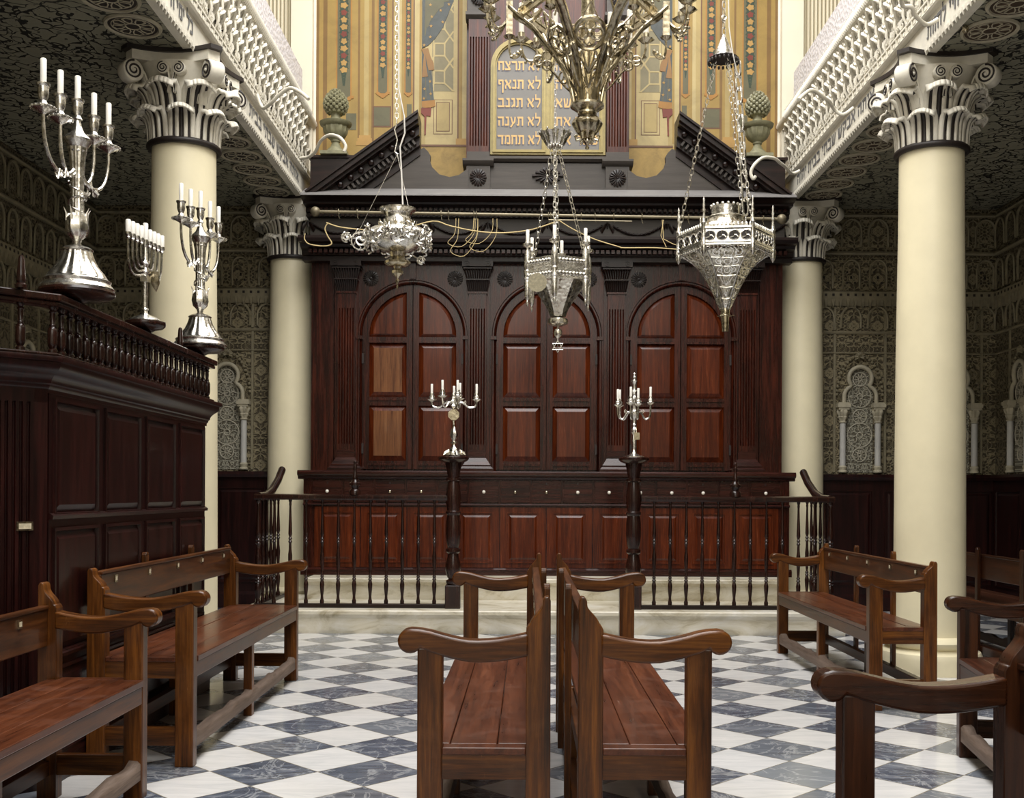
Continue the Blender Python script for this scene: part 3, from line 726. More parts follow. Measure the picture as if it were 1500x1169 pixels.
for bi,bx in enumerate((-1.31,0,1.31)):
    for sg in (-1,1):
        pale=[]
        if bi==0 and sg==-1: pale=[1,2]
        b=A(); R1=.492
        # three cells: top arched, middle and bottom
        out=archcell(bx,sg,R1,.004,2.672,ZS); ope=archcell(bx,sg,.425,.06,2.712,ZS); fld=archcell(bx,sg,.385,.10,2.745,ZS)
        m=max(len(out),len(ope),len(fld))
        def fix(p):
            while len(p)<m: p=p[:1]+[((p[0][0]*.5+p[1][0]*.5),(p[0][1]*.5+p[1][1]*.5))]+p[1:]
            return p
        cellpoly(b,fix(out),fix(ope),fix(fld))
        rc=lambda a0,a1,z0,z1:[(bx+sg*a0,z0),(bx+sg*a1,z0),(bx+sg*a1,z1),(bx+sg*a0,z1)]
        cellpoly(b,rc(.004,R1,2.085,2.672),rc(.06,.425,2.125,2.655),rc(.105,.38,2.175,2.605))
        cellpoly(b,rc(.004,R1,1.42,2.085),rc(.06,.425,1.50,2.04),rc(.105,.38,1.55,1.99))
        for z in (2.665,2.10,1.465): b.molding([(0,z-.012),(.012,z-.01),(.012,z+.01),(0,z+.012)],min(bx+sg*.06,bx+sg*.425),max(bx+sg*.06,bx+sg*.425),Y0)
        o=b.build('arched_door',[M['mahog'],M['mpanel']],ark,smooth=20)
        if pale:
            b=A()
            for (z0,z1) in ((2.175,2.605),(1.55,1.99)): b.box(min(bx+sg*.105,bx+sg*.38),max(bx+sg*.105,bx+sg*.38),Y0+.003,Y0+.006,z0,z1)
            q=b.build('door_panel',M['paler'],o,smooth=0); q['label']='two paler orange-brown lower panels'
        for z in (2.50,1.62):
            b=A(); b.box(bx+sg*.488-.012,bx+sg*.488+.012,Y0-.015,Y0,z-.05,z+.05); b.build('hinge',M['groove'],o,smooth=0)
    # arch surround
    b=A()
    prof=[(.493,-.0),(.496,-.03),(.506,-.042),(.516,-.028),(.530,-.028),(.536,-.042),(.546,-.042),(.548,0)]
    def sweep(prof,path):
        vs=[];n=len(prof)
        for (cx,cz,a) in path:
            for r,o in prof: vs.append((cx+r*cos(a),Y0+o,cz+r*sin(a)))
        fs=[]
        for i in range(len(path)-1):
            for k in range(n-1): fs.append((i*n+k,i*n+k+1,(i+1)*n+k+1,(i+1)*n+k))
        b.add(vs,fs)
    sweep(prof,[(bx,1.40,0),(bx,ZS,0)]+[(bx,ZS,PI*k/28) for k in range(29)]+[(bx,ZS,PI),(bx,1.40,PI)])
    for sg in (-1,1): xa,xb=sorted((bx+sg*.488,bx+sg*.55)); b.box(xa,xb,Y0-.055,Y0,ZS-.045,ZS-.03); b.box(xa+.005,xb-.005,Y0-.05,Y0,ZS-.03,ZS-.01)
    b.box(bx-.03,bx+.03,Y0-.06,Y0,3.27,3.44)
    b.build('arch_moulding',M['mahog'],ark,smooth=35)
    # spandrel plane with arch cut-out
    b=A(); n=28
    vs=[];fs=[]
    for k in range(n+1):
        a=PI*k/n; x=.545*cos(a); z=.545*sin(a); vs+=[(bx+x,Y0-.003,ZS+z),(bx+(.615 if k==0 else -.615 if k==n else x*1.08),Y0-.003,3.45)]
    for k in range(n): fs.append((2*k,2*k+1,2*k+3,2*k+2))
    b.add(vs,fs)
    for sg in (-1,1): xa,xb=sorted((bx+sg*.545,bx+sg*.64)); b.box(xa,xb,Y0-.004,Y0+.02,1.4,3.45)
    b.build('spandrel',M['greywood'] if False else M['mahog'],ark,smooth=0)
    for sg in (-1,1):
        b=A(); b.m=b.m@T(bx+sg*.412,Y0-.003,3.283)@RX(PI/2)
        b.lathe([(.076,0),(.076,.006),(.014,.006),(.012,.018),(.0001,.022)],36,rib=lambda a,z:1+.05*cos(18*a))
        for k in range(18): a=PI*k/9; b.tube([(.018*cos(a),.018*sin(a),.008),(.05*cos(a),.05*sin(a),.014),(.072*cos(a),.072*sin(a),.004)],lambda t:.003+.008*t,5)
        b.build('roundel',M['ebon'],ark,smooth=40)
def flutes(xc,hw,z0,z1,y,n=5,d=.012,out=.06):
    pts=[(xc-hw,y+out)]; w=2*hw/(2*n+1)
    pts+=[(xc-hw,y)]
    for k in range(n):
        a=xc-hw+w*(2*k+1)
        pts+=[(a,y),(a+w*.2,y+d*.8),(a+w*.5,y+d),(a+w*.8,y+d*.8),(a+w,y)]
    pts+=[(xc+hw,y),(xc+hw,y+out)]
    return pts
for xc in (-1.95,-.675,.675,1.95):
    b=A(); yy=Y0-.075
    b.prism(flutes(xc,.085,0,0,yy,6),1.66,2.98,'z'); b.box(xc-.085,xc+.085,yy,Y0,1.60,1.66); b.box(xc-.085,xc+.085,yy,Y0,2.98,3.13)
    b.box(xc-.12,xc+.12,Y0-.03,Y0,1.40,3.45)
    b.box(xc-.095,xc+.095,yy-.012,Y0,3.125,3.145)
    sh=b.build('pilaster',M['mahog'],ark,smooth=25)
    b=A(); b.box(xc-.165,xc+.165,Y0-.165,Y0,1.40,1.425)
    for z0,z1,w0,w1,d0,d1 in ((1.425,1.452,.158,.135,.158,.135),(1.452,1.462,.140,.140,.14,.14),(1.462,1.53,.132,.088,.132,.08)):
        b.add([(xc-w0,Y0-d0,z0),(xc+w0,Y0-d0,z0),(xc+w0,Y0,z0),(xc-w0,Y0,z0),(xc-w1,Y0-d1,z1),(xc+w1,Y0-d1,z1),(xc+w1,Y0,z1),(xc-w1,Y0,z1)],[(0,1,2,3),(4,5,6,7),(0,1,5,4),(1,2,6,5),(2,3,7,6),(3,0,4,7)])
    b.box(xc-.086,xc+.086,Y0-.076,Y0,1.53,1.605)
    b.build('pilaster_base',M['mahogx'],sh,smooth=30)
    b=A()
    for z0,z1,s0,s1 in ((3.145,3.25,1,1.25),(3.27,3.36,1.18,1.5)):
        for k in range(11):
            u=-.085+.017*k; b.tube([(xc+u*s0,yy-.005,z0),(xc+u*(s0+s1)/2,yy-.012,(z0+z1)/2),(xc+u*s1,yy-.045,z1)],.008,5)
        b.prism([(xc-.08*s0,z0),(xc+.08*s0,z0),(xc+.08*s1,z1),(xc-.08*s1,z1)],yy,Y0,'y')
        b.box(xc-.092*s1,xc+.092*s1,yy-.05,Y0,z1,z1+.012)
    b.box(xc-.15,xc+.15,yy-.06,Y0,3.38,3.44)
    for s in (-1,1):
        b.tube([(xc+s*.10+u,yy-.065,3.405+v) for u,v in spiral(.006,.03,1.4,18)],.005,4)
    b.build('pilaster_capital',M['ebon'],sh,smooth=40)
for s in (-1,1):
    xa,xb=sorted((s*2.08,s*2.30)); b=A(); b.box(xa,xb,Y0-.01,Y0+.1,1.40,3.45); b.build('side_stile',M['mahog'],ark,smooth=0)
# entablature
b=A()
b.molding([(.0,3.43),(.12,3.43),(.12,3.475),(.15,3.48),(.16,3.52),(.22,3.54),(.24,3.565),(.33,3.57),(.35,3.60),(.35,3.625),(.10,3.63),(.0,3.63)],-2.37,2.37,Y0)
b.build('lower_cornice',M['ebon'],ark,smooth=25)
b=A(); n=92
for i in range(n): x=-2.3+4.6*(i+.5)/n; b.box(x-.016,x+.016,Y0-.235,Y0-.15,3.485,3.52)
b.build('dentil_row',M['mahogx'],ark,smooth=0)
b=A(); b.box(-2.30,2.30,Y0-.09,Y0-.0,3.62,3.86); b.box(-2.16,2.16,Y0-.0,YB-.07,3.40,4.155); b.build('frieze',M['greywood'],ark,smooth=0)
b=A(); n=92
b.molding([(.05,3.845),(.14,3.85),(.14,3.885),(.17,3.89),(.17,3.93),(.30,3.933),(.31,3.95),(.37,3.953),(.41,3.965),(.44,3.98),(.44,3.99),(.16,4.115),(.0,4.115),(.0,3.845)],-2.33,2.33,Y0)
b.build('upper_cornice',M['ebon'],ark,smooth=25)
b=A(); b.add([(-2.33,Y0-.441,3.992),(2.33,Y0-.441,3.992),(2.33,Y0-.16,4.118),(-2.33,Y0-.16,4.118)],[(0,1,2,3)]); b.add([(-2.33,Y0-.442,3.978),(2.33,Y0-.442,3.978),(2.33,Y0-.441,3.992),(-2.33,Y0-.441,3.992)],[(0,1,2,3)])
b.build('cornice_weathering',M['ledgesheen'],ark,smooth=0)
for z0,z1,ya,yb in ((3.853,3.882,Y0-.165,Y0-.13),(3.895,3.928,Y0-.21,Y0-.16)):
    b=A()
    for i in range(n): x=-2.3+4.6*(i+.5)/n; b.box(x-.015,x+.015,ya,yb,z0,z1)
    b.build('dentil_row',M['mahogx'],ark,smooth=0)
for i in range(8):
    x0=-2.32+i*.58; x1=x0+.58
    b=A()
    pts=[(x0+.02+.54*t,Y0-.105,3.80-.105*math.sin(PI*t)) for t in [k/14 for k in range(15)]]
    b.tube(pts,.013,6); b.tube([(x,y-.01,z+.006) for x,y,z in pts],.006,4)
    for k in range(1,14): p=pts[k]; b.m=T(-AL[0],-AL[1],-AL[2])@T(p[0],p[1]-.008,p[2]); b.sphere(.0135,6,4)
    b.m=T(-AL[0],-AL[1],-AL[2])
    for s in (-1,1): b.tube([(x0+s*.01,Y0-.105,3.805),(x0+s*.03,Y0-.115,3.78),(x0+s*.055,Y0-.105,3.735),(x0+s*.05,Y0-.10,3.715)],lambda t:.006+.014*math.sin(PI*t),6,flat=.5)
    b.tube([(x0,Y0-.105,3.815),(x0,Y0-.105,3.76)],.008,5)
    b.build('carved_swag',M['ebon'],ark,smooth=50)
# broken pediment
for sg in (-1,1):
    xb,zb,xe,ze=2.30,4.03,1.235,4.80; tan=(ze-zb)/(xb-xe)
    b=A(); yf=Y0-.36
    def lay(o0,o1,out,mi):
        pts=[]
        for o in (o0,o1):
            xs=xb-max(0,(4.02-(zb+o))/tan) if zb+o<4.02 else xb
            xs=min(xs,xb); pts.append((xs,zb+o+(xb-xs)*tan))
        p=[(sg*pts[0][0],pts[0][1]),(sg*xe,ze+o0),(sg*xe,ze+o1),(sg*pts[1][0],pts[1][1])]
        b.prism(p,Y0-out,Y0-.02,'y',mi)
    lay(.0,-.025,.40,0); lay(-.025,-.075,.375,0); lay(-.075,-.10,.33,0); lay(-.10,-.165,.24,0); lay(-.165,-.185,.25,0); lay(-.185,-.245,.18,0); lay(-.245,-.27,.19,0); lay(-.27,-.35,.14,0)
    ang=math.atan(tan)
    for k in range(12):
        u=.12+k*.098; x=xb-u; 
        z=zb-.135+u*tan
        if z>4.1 and x>xe+.06: b.m=T(-AL[0],-AL[1],-AL[2])@T(sg*x,Y0-.27,z); b.sphere(.030,8,6,mi=0)
    for k in range(24):
        u=.12+k*.041*1.0+.03; x=xb-u-.0; z=zb-.215+u*tan
        if z>4.1 and x>xe+.02: b.m=T(-AL[0],-AL[1],-AL[2])@T(sg*x,Y0-.2,z)@RY(sg*ang); b.box(-.011,.011,-.035,.03,-.027,.027,mi=1)
    b.m=T(-AL[0],-AL[1],-AL[2])
    b.build('raking_cornice',[M['ebon'],M['greywood']],ark,smooth=25)
    b=A()   # scrolled tympanum board
    pts=[(xe+.62,4.06),(xe+.02,4.50),(1.20,4.53),(1.16,4.49),(1.135,4.45),(1.14,4.40),(1.12,4.34),(1.05,4.27),(.95,4.245),(.86,4.265),(.80,4.31),(.77,4.33),(.77,4.06)]
    b.prism([(sg*x,z) for x,z in pts],Y0-.12,Y0-.06,'y'); b.build('tympanum_board',M['greywood'],ark,smooth=0)
    b=A(); x0,x1=sorted((sg*1.75,sg*2.31)); b.box(x0,x1,Y0-.06,Y0+.25,4.10,4.44); b.box(x0-.02,x1+.02,Y0-.08,Y0+.27,4.44,4.465); b.build('urn_pedestal',M['ebon'],ark,smooth=0)
# pineapple urns (things of their own)
def urn(x,label):
    t=thing('pineapple_urn',label,'urn',(x,Y0-.0,4.465),0,'stone urns with pineapple tops above the cabinet')
    b=MB(); b.box(-.13,.13,-.13,.13,0,.03); b.lathe([(.11,.03),(.10,.05),(.05,.10),(.035,.14),(.045,.15),(.045,.165)],20)
    b.lathe([(.045,.165),(.09,.20),(.115,.25),(.12,.29)],28,rib=lambda a,z:1+.05*cos(14*a)); b.lathe([(.12,.29),(.15,.31),(.158,.335),(.13,.345),(.06,.36),(.045,.39),(.045,.42),(.065,.435)],24)
    b.build('urn_body',M['stonegreen'],t,smooth=40)
    b=MB()
    prof=lambda u:.105*math.sin(PI*(.12+.86*u)**.8)**.75+.004
    b.lathe([(prof(k/10)*.93,.43+.24*k/10) for k in range(11)],16)
    for j in range(10):
        u=(j+.4)/10.3; r=prof(u); z=.43+.24*u; n=12 if j<7 else 8
        for k in range(n):
            a=2*PI*(k+.5*(j%2))/n; b.m=T(r*cos(a),r*sin(a),z); b.sphere(.021*(r/.105)**.5,5,4)
    b.build('pineapple',M['stonegreen'],t,smooth=0)
urn(-2.075,'verdigris pineapple urn on the block at the left end of the pediment'); urn(2.05,'verdigris pineapple urn on the block at the right end of the pediment')
# tablets and their frame
tb=thing('commandment_tablets','pair of round-topped grey tablets with gold Hebrew lettering between fluted brown pilasters','sign',(0,Y0+.1,4.16))
def B():
    b=MB(); b.m=T(0,-(Y0+.1),-4.16); return b
YT=Y0+.02
b=B(); b.box(-.56,.56,YT-.08,YB-.02,4.10,4.40); b.molding([(0,4.40),(.10,4.41),(.13,4.43),(.13,4.455),(.09,4.46),(-.4,4.46),(-.4,4.40)],-.60,.60,YT)
b.build('tablet_plinth',M['greywood'],tb,smooth=25)
b=B(); b.box(-.80,.80,YT+.03,YB-.02,4.40,6.6); b.build('back_board',M['flute'],tb,smooth=0)
b=B(); b.m=b.m@T(0,YT-.085,4.275)@RX(PI/2)
for k in range(16): a=PI*k/8; rr=.15 if k%8==0 else (.125 if k%8 in(1,7) else .10); b.tube([(.015*cos(a),.015*sin(a),.01),(rr*.7*cos(a),rr*.55*sin(a),.02),(rr*cos(a),rr*.75*sin(a),.01)],lambda t:.004+.012*t,5)
b.sphere(.02,8,6); b.build('starburst',M['ebon'],tb,smooth=50)
for s in (-1,1):
    xc=s*.675
    b=B(); b.box(xc-.115,xc+.115,YT-.12,YB-.02,4.10,4.36); b.molding([(.12,4.36),(.15,4.375),(.17,4.40),(.17,4.42),(.12,4.43),(-.3,4.43),(-.3,4.36)],xc-.15,xc+.15,YT); b.box(xc-.11,xc+.11,YT-.12,YB-.02,4.43,4.50); b.box(xc-.13,xc+.13,YT-.13,YB-.02,4.10,4.15)
    b.box(xc-.11,xc+.11,YT-.11,YB-.02,5.85,6.15); b.molding([(.1,5.79),(.14,5.82),(.14,5.85),(0,5.85),(0,5.79)],xc-.13,xc+.13,YT)
    p=b.build('pedestal',M['greywood'],tb,smooth=25)
    b=B(); b.prism(flutes(xc,.10,0,0,YT-.10,7,.016),4.56,5.62,'z'); b.box(xc-.10,xc+.10,YT-.10,YT,4.50,4.56); b.box(xc-.10,xc+.10,YT-.10,YT,5.62,5.79); b.build('fluted_pilaster',M['flute'],tb,smooth=25)
    for z in (4.245,6.0):
        b=B(); b.m=b.m@T(xc,YT-.12,z)@RX(PI/2)
        n=16
        for k in range(n): a=2*PI*k/n; b.tube([(.012*cos(a),.012*sin(a),.012),(.05*cos(a),.05*sin(a),.018),(.078*cos(a),.078*sin(a),.004)],lambda t:.003+.010*t,5)
        b.lathe([(.075,0),(.075,.004),(.0001,.006)],20); b.sphere(.014,8,6); b.build('rosette',M['ebon'],tb,smooth=50)
for s,lines in ((-1,['לא תרצח','לא תנאף','לא תגנב','לא תענה','לא תחמד']),(1,['אנכי יהוה','לא יהיה','לא תשא','זכור את','כבד את'])):
    xc=s*.281; zs=5.36; z0=4.50
    shape=lambda r,zb:[(xc-r,zb)]+[(xc+r,zb)]+[(xc+r*cos(PI*k/16),zs+r*sin(PI*k/16)) for k in range(17)]
    b=B(); b.prism(shape(.225,z0+.04),YT-.005,YT+.04,'y'); tt=b.build('tablet',M['tablet'],tb,smooth=0)
    b=B(); 
    for ro,ri,yo in ((.281,.255,YT-.03),(.258,.236,YT-.045),(.240,.222,YT-.025)):
        O=shape(ro,z0+(.0 if ro>.27 else .02)); I=shape(ri,z0+.028 if ro>.27 else z0+.045); ringp(b,O,I,yo); ringp(b,O,O,yo,YT+.03); ringp(b,I,I,yo,YT+.02)
    b.build('gilt_frame',M['gold'],tb,smooth=20)
    for k,tx in enumerate(lines):
        z=5.375-.181*k
        if s==1 and k==0: z=5.375
        mt=T(0,-(Y0+.1),-4.16)@T(xc,YT-.008,z)@RX(PI/2)
        o=text(tx,.090,.415,M['goldlet'],tt,mt,'lettering',.002,.0)
        mt2=T(0,-(Y0+.1),-4.16)@T(xc-.008,YT-.0065,z-.009)@RX(PI/2)
        o=text(tx,.090,.415,M['letshadow'],tt,mt2,'letter_shadow',.0004,.002)
# ---------- mural behind
mu=thing('painted_mural','ochre wall painting of columns, flower garlands, starry drapery and lattice windows','mural',(0,YB,4.1))
lay_=[0]
def Q(name,mat,poly,sx,dep):
    """flat painted shape; poly in photo pixels of the left half (d 10.9)"""
    pts=[]
    for px,py in poly:
        X=(px-798)*.00703; Z=1.2+(719.5-py)*.00703; pts.append((X if sx<0 else -X,Z))
    b=MB(); b.m=T(0,-YB,-4.1); b.prism(pts,YB-.001-dep*.0015,YB-.0005,'y')
    return b.build(name,mat,mu,smooth=0)
def Qmulti(name,mat,polys,sx,dep):
    b=MB(); b.m=T(0,-YB,-4.1)
    for pi_,poly in enumerate(polys):
        pts=[((px-798)*.00703*(1 if sx<0 else -1),1.2+(719.5-py)*.00703) for px,py in poly]
        b.prism(pts,YB-.001-dep*.0015-.00004*(pi_%30),YB-.0005,'y')
    return b.build(name,mat,mu,smooth=0)
rect=lambda x0,x1,y0,y1:[(x0,y1),(x1,y1),(x1,y0),(x0,y0)]
def blob(cx,cy,rx,ry,n=20,wob=.16,seed=0):
    return [(cx+rx*(1+wob*cos(5*2*PI*k/20+seed))*cos(2*PI*k/20),cy+ry*(1+wob*cos(5*2*PI*k/20+seed))*sin(2*PI*k/20)) for k in range(20)]
def blob_(cx,cy,rx,ry,n=8,wob=.12,seed=0):
    r=random.Random(seed); return [(cx+rx*(1+wob*cos(5*2*PI*k/n*.5+seed))*cos(2*PI*k/n),cy+ry*(1+wob*sin(3*2*PI*k/n+seed))*sin(2*PI*k/n)) for k in range(n)]
for sx in (-1,1):
    TOP=-160
    Q('painted_ground',M['mu_p'],rect(460,700,TOP,305),sx,0)
    for x0,x1,mt in ((460,464,'mu_o'),(464,470,'mu_y'),(470,476,'mu_o'),(476,521,'mu_y'),(521,524,'mu_o'),(524,530,'mu_y'),(530,537,'mu_p'),(537,541,'mu_y'),(541,545,'mu_o'),(545,571,'mu_y'),(571,573,'mu_b'),(573,580,'mu_p'),(580,585,'mu_l'),(585,588,'mu_y'),(588,602,'mu_y'),(602,604,'mu_b'),(604,611,'mu_l'),(611,614,'mu_y')):
        Q('painted_column' if x1-x0>5 else 'painted_line',M[mt],rect(x0,x1,TOP,208 if x0>520 else 300),sx,1)
    Q('painted_base',M['mu_m'],rect(521,700,213,300),sx,1.4)
    # garland panels
    for (xa,xb,yb,hw,sc) in ((492,509,143,4.5,1.0),(552,563,136,3.6,.8),(592,598,135,2.2,.55)):
        Q('garland_panel',M['mu_or'],rect(xa-3,xb+3,TOP,yb+2),sx,2); Q('garland_panel',M['mu_g'],rect(xa-1,xb+1,TOP,yb),sx,3)
        cx=(xa+xb)/2; leaves=[];reds=[];yel=[]
        y=-60;k=0
        while y<100*(1 if sc>.9 else .96):
            for s in (-1,1): leaves.append([(cx,y-5*sc),(cx+s*hw*.9,y-7*sc),(cx+s*hw*1.45,y-4*sc),(cx+s*hw*1.2,y+0),(cx+s*hw*1.6,y+3*sc),(cx+s*hw*.8,y+5*sc),(cx,y+4*sc)])
            (reds if k%3==1 else yel).append(blob(cx,y+5*sc,hw*(.95 if k%3 else 1.15),4.2*sc,10,.18,k))
            y+=10.5*sc; k+=1
        for j in range(5):
            for s in (-1,1): leaves.append([(cx,y-2),(cx+s*hw*.9*(1-j*.15),y-3*sc),(cx+s*hw*.8*(1-j*.15),y+2*sc),(cx,y+1)])
            y+=4*sc
        Qmulti('garland_leaves',M['mu_leaf'],leaves,sx,4); Qmulti('garland_flowers',M['mu_red'],reds,sx,5); Qmulti('garland_flowers',M['mu_fl'],yel,sx,5)
        orn=[blob(cx+u*(xb-xa)*.22,yb+3+3*sc-abs(u)*2.2*sc,3.6*sc,2.6*sc,8,.2,u) for u in (-3,-2,-1,0,1,2,3)]
        Qmulti('garland_ornament',M['mu_or'],orn,sx,5)
    Q('painted_marble_block',M['mu_b'],rect(543,570,155,186),sx,2); Q('painted_marble_block',M['mu_g'],rect(545,568,157,184),sx,3)
    Q('painted_marble_block',M['mu_g'],rect(593,600,152,170),sx,3)
    Q('painted_marble_block',M['mu_g'],rect(504,519,166,190),sx,3)
    Qmulti('column_base',M['mu_fl'],[rect(521,542,202,208),rect(523,540,198,203),rect(519,544,207,213),rect(571,589,196,202)],sx,4)
    # window with lattice
    Q('painted_window',M['mu_l'],rect(620,667,TOP,212),sx,2); Q('painted_window',M['mu_lat'],rect(630,663,TOP,133),sx,3)
    lat=[]
    def seg(x0,y0,x1,y1,w=1.1):
        dx,dy=x1-x0,y1-y0; L=math.hypot(dx,dy); nx,ny=-dy/L*w,dx/L*w; lat.append([(x0+nx,y0+ny),(x1+nx,y1+ny),(x1-nx,y1-ny),(x0-nx,y0-ny)])
    for yc in (-57,-18,24,63,103):
        if yc<-40: continue
        seg(633,yc-.1,648,yc); seg(648,yc,661,yc-18); seg(648,yc+18,661,yc+36 if yc<100 else yc+30) ; seg(648,yc,648,yc+18); seg(633,yc+18,648,yc+18); seg(633,yc,633,yc+18); 
        if yc<100: seg(648,yc+39,661,yc+18+3)
        seg(633,yc+18,627,yc+28)
    seg(632,TOP,632,133,.9); seg(662,TOP,662,133,.9)
    Qmulti('window_lattice',M['mu_l'],lat,sx,4)
    Q('window_panel',M['mu_b'],rect(632,660,145,196),sx,3); Q('window_panel',M['mu_l'],rect(633,659,146,195),sx,4); Q('window_panel',M['mu_b'],rect(636,656,149,192),sx,5); Q('window_panel',M['mu_p'],rect(637,655,150,191),sx,6)
    for x0,x1,mt in ((667,669,'mu_b'),(669,674,'mu_y'),(674,680,'mu_l'),(680,684,'mu_p')): Q('painted_column',M[mt],rect(x0,x1,TOP,208),sx,2)
    Q('column_base',M['mu_fl'],rect(665,683,202,212),sx,4); Q('painted_line',M['mu_b'],rect(613,684,211,214),sx,5)
    # drapery
    Q('painted_drapery',M['mu_blue'],[(615,TOP),(615,70),(624,66),(634,56),(645,40),(653,20),(661,0),(664,-30),(664,TOP)],sx,7)
    Q('painted_drapery',M['mu_blue'],[(615,74),(621,74),(627,82),(629,100),(632,140),(634,152),(627,158),(615,158)],sx,7)
    Qmulti('drapery_fold',M['mu_g'],[[(a,-150),(a+1.2,-150),(a+1.5,q*.5),(a-(a-615)*.5+1.5,q),(a-(a-615)*.5,q)] for a,q in ((622,52),(629,40),(637,30),(645,18),(653,4))]+[[(619,82),(620,82),(622,145),(620.5,145)],[(624,100),(625,100),(629,146),(627.5,146)]],sx,8)
    Q('drapery_fringe',M['mu_or'],[(615,148),(634,146),(635,155),(625,158),(615,157)],sx,8)
    Q('drapery_lining',M['mu_red'],[(614,158),(629,157),(628,170),(622,169),(621,197),(619,197),(619,170),(614,165)],sx,8)
    Qmulti('painted_tassel',M['mu_tas'],[[(614,72),(624,70),(628,84),(632,92),(633,102),(625,103),(622,92),(620,80),(621,96),(624,112),(615,113),(616,98),(618,80)]],sx,9)
    stars=[]
    for (cx,cy) in ((627,7),(642,15),(654,6),(629,24),(645,32),(628,38),(627,54),(618,66),(619,130),(627,119),(628,137),(618,144),(640,-8),(620,-4)):
        stars.append([(cx+(2.6 if k%2==0 else 1.1)*sin(PI*k/5),cy-(2.6 if k%2==0 else 1.1)*cos(PI*k/5)) for k in range(10)])
    Qmulti('painted_star',M['mu_fl'],stars,sx,9)
# ---------- raised reading platform on the left
BX,BY=-2.15,5.5
bi=thing('reading_platform','dark mahogany panelled platform with baluster rail filling the left side','platform',(BX,BY,0))
def Bm():
    b=MB(); b.m=T(-BX,-BY,0); return b
YN,YF=4.40,6.60
def plan(d=0,xe=-4.2): return [(-2.15+d,YF+d),(-2.15+d,YN-d*.41),(-2.45+d*.41,4.10-d),(xe,4.10-d),(xe,YF+d)]
b=Bm(); b.prism(plan(-.02),0,1.66,'z'); b.build('carcase',M['bimah'],bi,smooth=0)
b=Bm()
def loft(prof):
    L=[[(x,y,z) for x,y in plan(d)] for d,z in prof]; n=5; vs=[p for l in L for p in l]; fs=[]
    for i in range(len(L)-1):
        for k in range(n): fs.append((i*n+k,i*n+(k+1)%n,(i+1)*n+(k+1)%n,(i+1)*n+k))
    fs.append(tuple(range(n))); fs.append(tuple(range((len(L)-1)*n,len(L)*n))); b.add(vs,fs)
loft([(.028,0),(.03,.095),(.022,.11),(.012,.125),(.002,.13)])
b.build('plinth',M['bimah'],bi,smooth=25)
b=Bm()
loft([(-.01,1.59),(.008,1.59),(.008,1.605),(.014,1.612),(.016,1.622),(.022,1.628),(.024,1.64),(.031,1.652),(.042,1.664),(.055,1.675),(.064,1.687),(.068,1.70),(.068,1.708),(.078,1.712),(.081,1.722),(.078,1.733),(-.02,1.736)])
b.build('cornice',M['bimah'],bi,smooth=32)
FM=T(-2.15,0,0)@RZ(PI/2)   # local x = world y, -y = outwards (+x)
cols=[YN+.015+i*(YF-YN-.03)/4 for i in range(5)]
for i in range(4):
    for z0,z1 in ((1.09,1.575),(.52,1.045),(.12,.475)):
        b=Bm(); b.m=b.m@FM
        ya,yb=cols[i],cols[i+1]
        b.box(ya,ya+.045,-.0,.03,z0-.03,z1+.03) if False else None
        raised(b,ya+.035,yb-.035,z0,z1,-.004,.02,.03)
        # surrounding stiles
        b.box(ya,ya+.035,-.004,.03,z0-.0225,z1+.0225); b.box(yb-.035,yb,-.004,.03,z0-.0225,z1+.0225); b.box(ya+.035,yb-.035,-.004,.03,z0-.0225,z0); b.box(ya+.035,yb-.035,-.004,.03,z1,z1+.0225)
        b.molding([(.0,z0-.012),(.018,z0-.010),(.02,z0+.004),(.006,z0+.014),(0,z0+.014)],ya,yb,-.004)
        b.build('side_panel',M['bimah'],bi,smooth=20)
# canted fluted face
CMt=T(-2.15,YN,0)@RZ(R(45))@T(-.4243,0,0)   # local x from 0 (far left) to .424 (corner)
b=Bm(); b.m=b.m@CMt
b.prism(flutes(.195,.175,0,0,-.012,12,.014,.03),.14,1.55,'z'); b.box(0,.02,-.012,.02,.1,1.6); b.box(.37,.424,-.012,.02,.1,1.6); b.box(0,.424,-.012,.02,1.55,1.6)
b.build('fluted_pilaster',M['bimah'],bi,smooth=20)
b=Bm(); b.m=b.m@CMt@T(.335,-.012,1.055); b.box(-.032,.032,-.008,0,-.018,.018,mi=0); b.box(-.024,.024,-.01,-.008,-.011,.011,mi=1)
b.build('card_holder',[M['giltsilver'],M['tagm']],bi,smooth=0)
b=Bm()
def railprof(pl,w,z0,z1):
    P=[Vector((x,y,0)) for x,y in pl]; out=[];inn=[]
    for i,p in enumerate(P):
        a=(P[i]-P[i-1]).normalized() if i else (P[1]-P[0]).normalized(); c=(P[i+1]-P[i]).normalized() if i<len(P)-1 else a
        n=Vector((a.y,-a.x,0))+Vector((c.y,-c.x,0)); n.normalize(); k=w/max(.3,n.dot(Vector((a.y,-a.x,0))))
        out.append(p+n*k); inn.append(p-n*k)
    n=len(P); vs=[(q.x,q.y,z) for z in (z0,z1) for q in out+inn]
    fs=[]
    for i in range(n-1):
        fs+=[(i,i+1,n+i+1,n+i),(2*n+i,2*n+i+1,3*n+i+1,3*n+i),(i,i+1,2*n+i+1,2*n+i),(n+i,n+i+1,3*n+i+1,3*n+i)]
    fs+=[(0,n,3*n,2*n),(n-1,2*n-1,4*n-1,3*n-1)]
    b.add(vs,fs)
path=[(-2.13,YF+.02),(-2.13,YN),(-2.44,4.09),(-4.1,4.09)]
railprof(path,.035,1.935,1.955); railprof(path,.048,1.955,1.985); railprof(path,.03,1.735,1.75)
b.build('handrail',M['turned'],bi,smooth=0,bevel=.006)
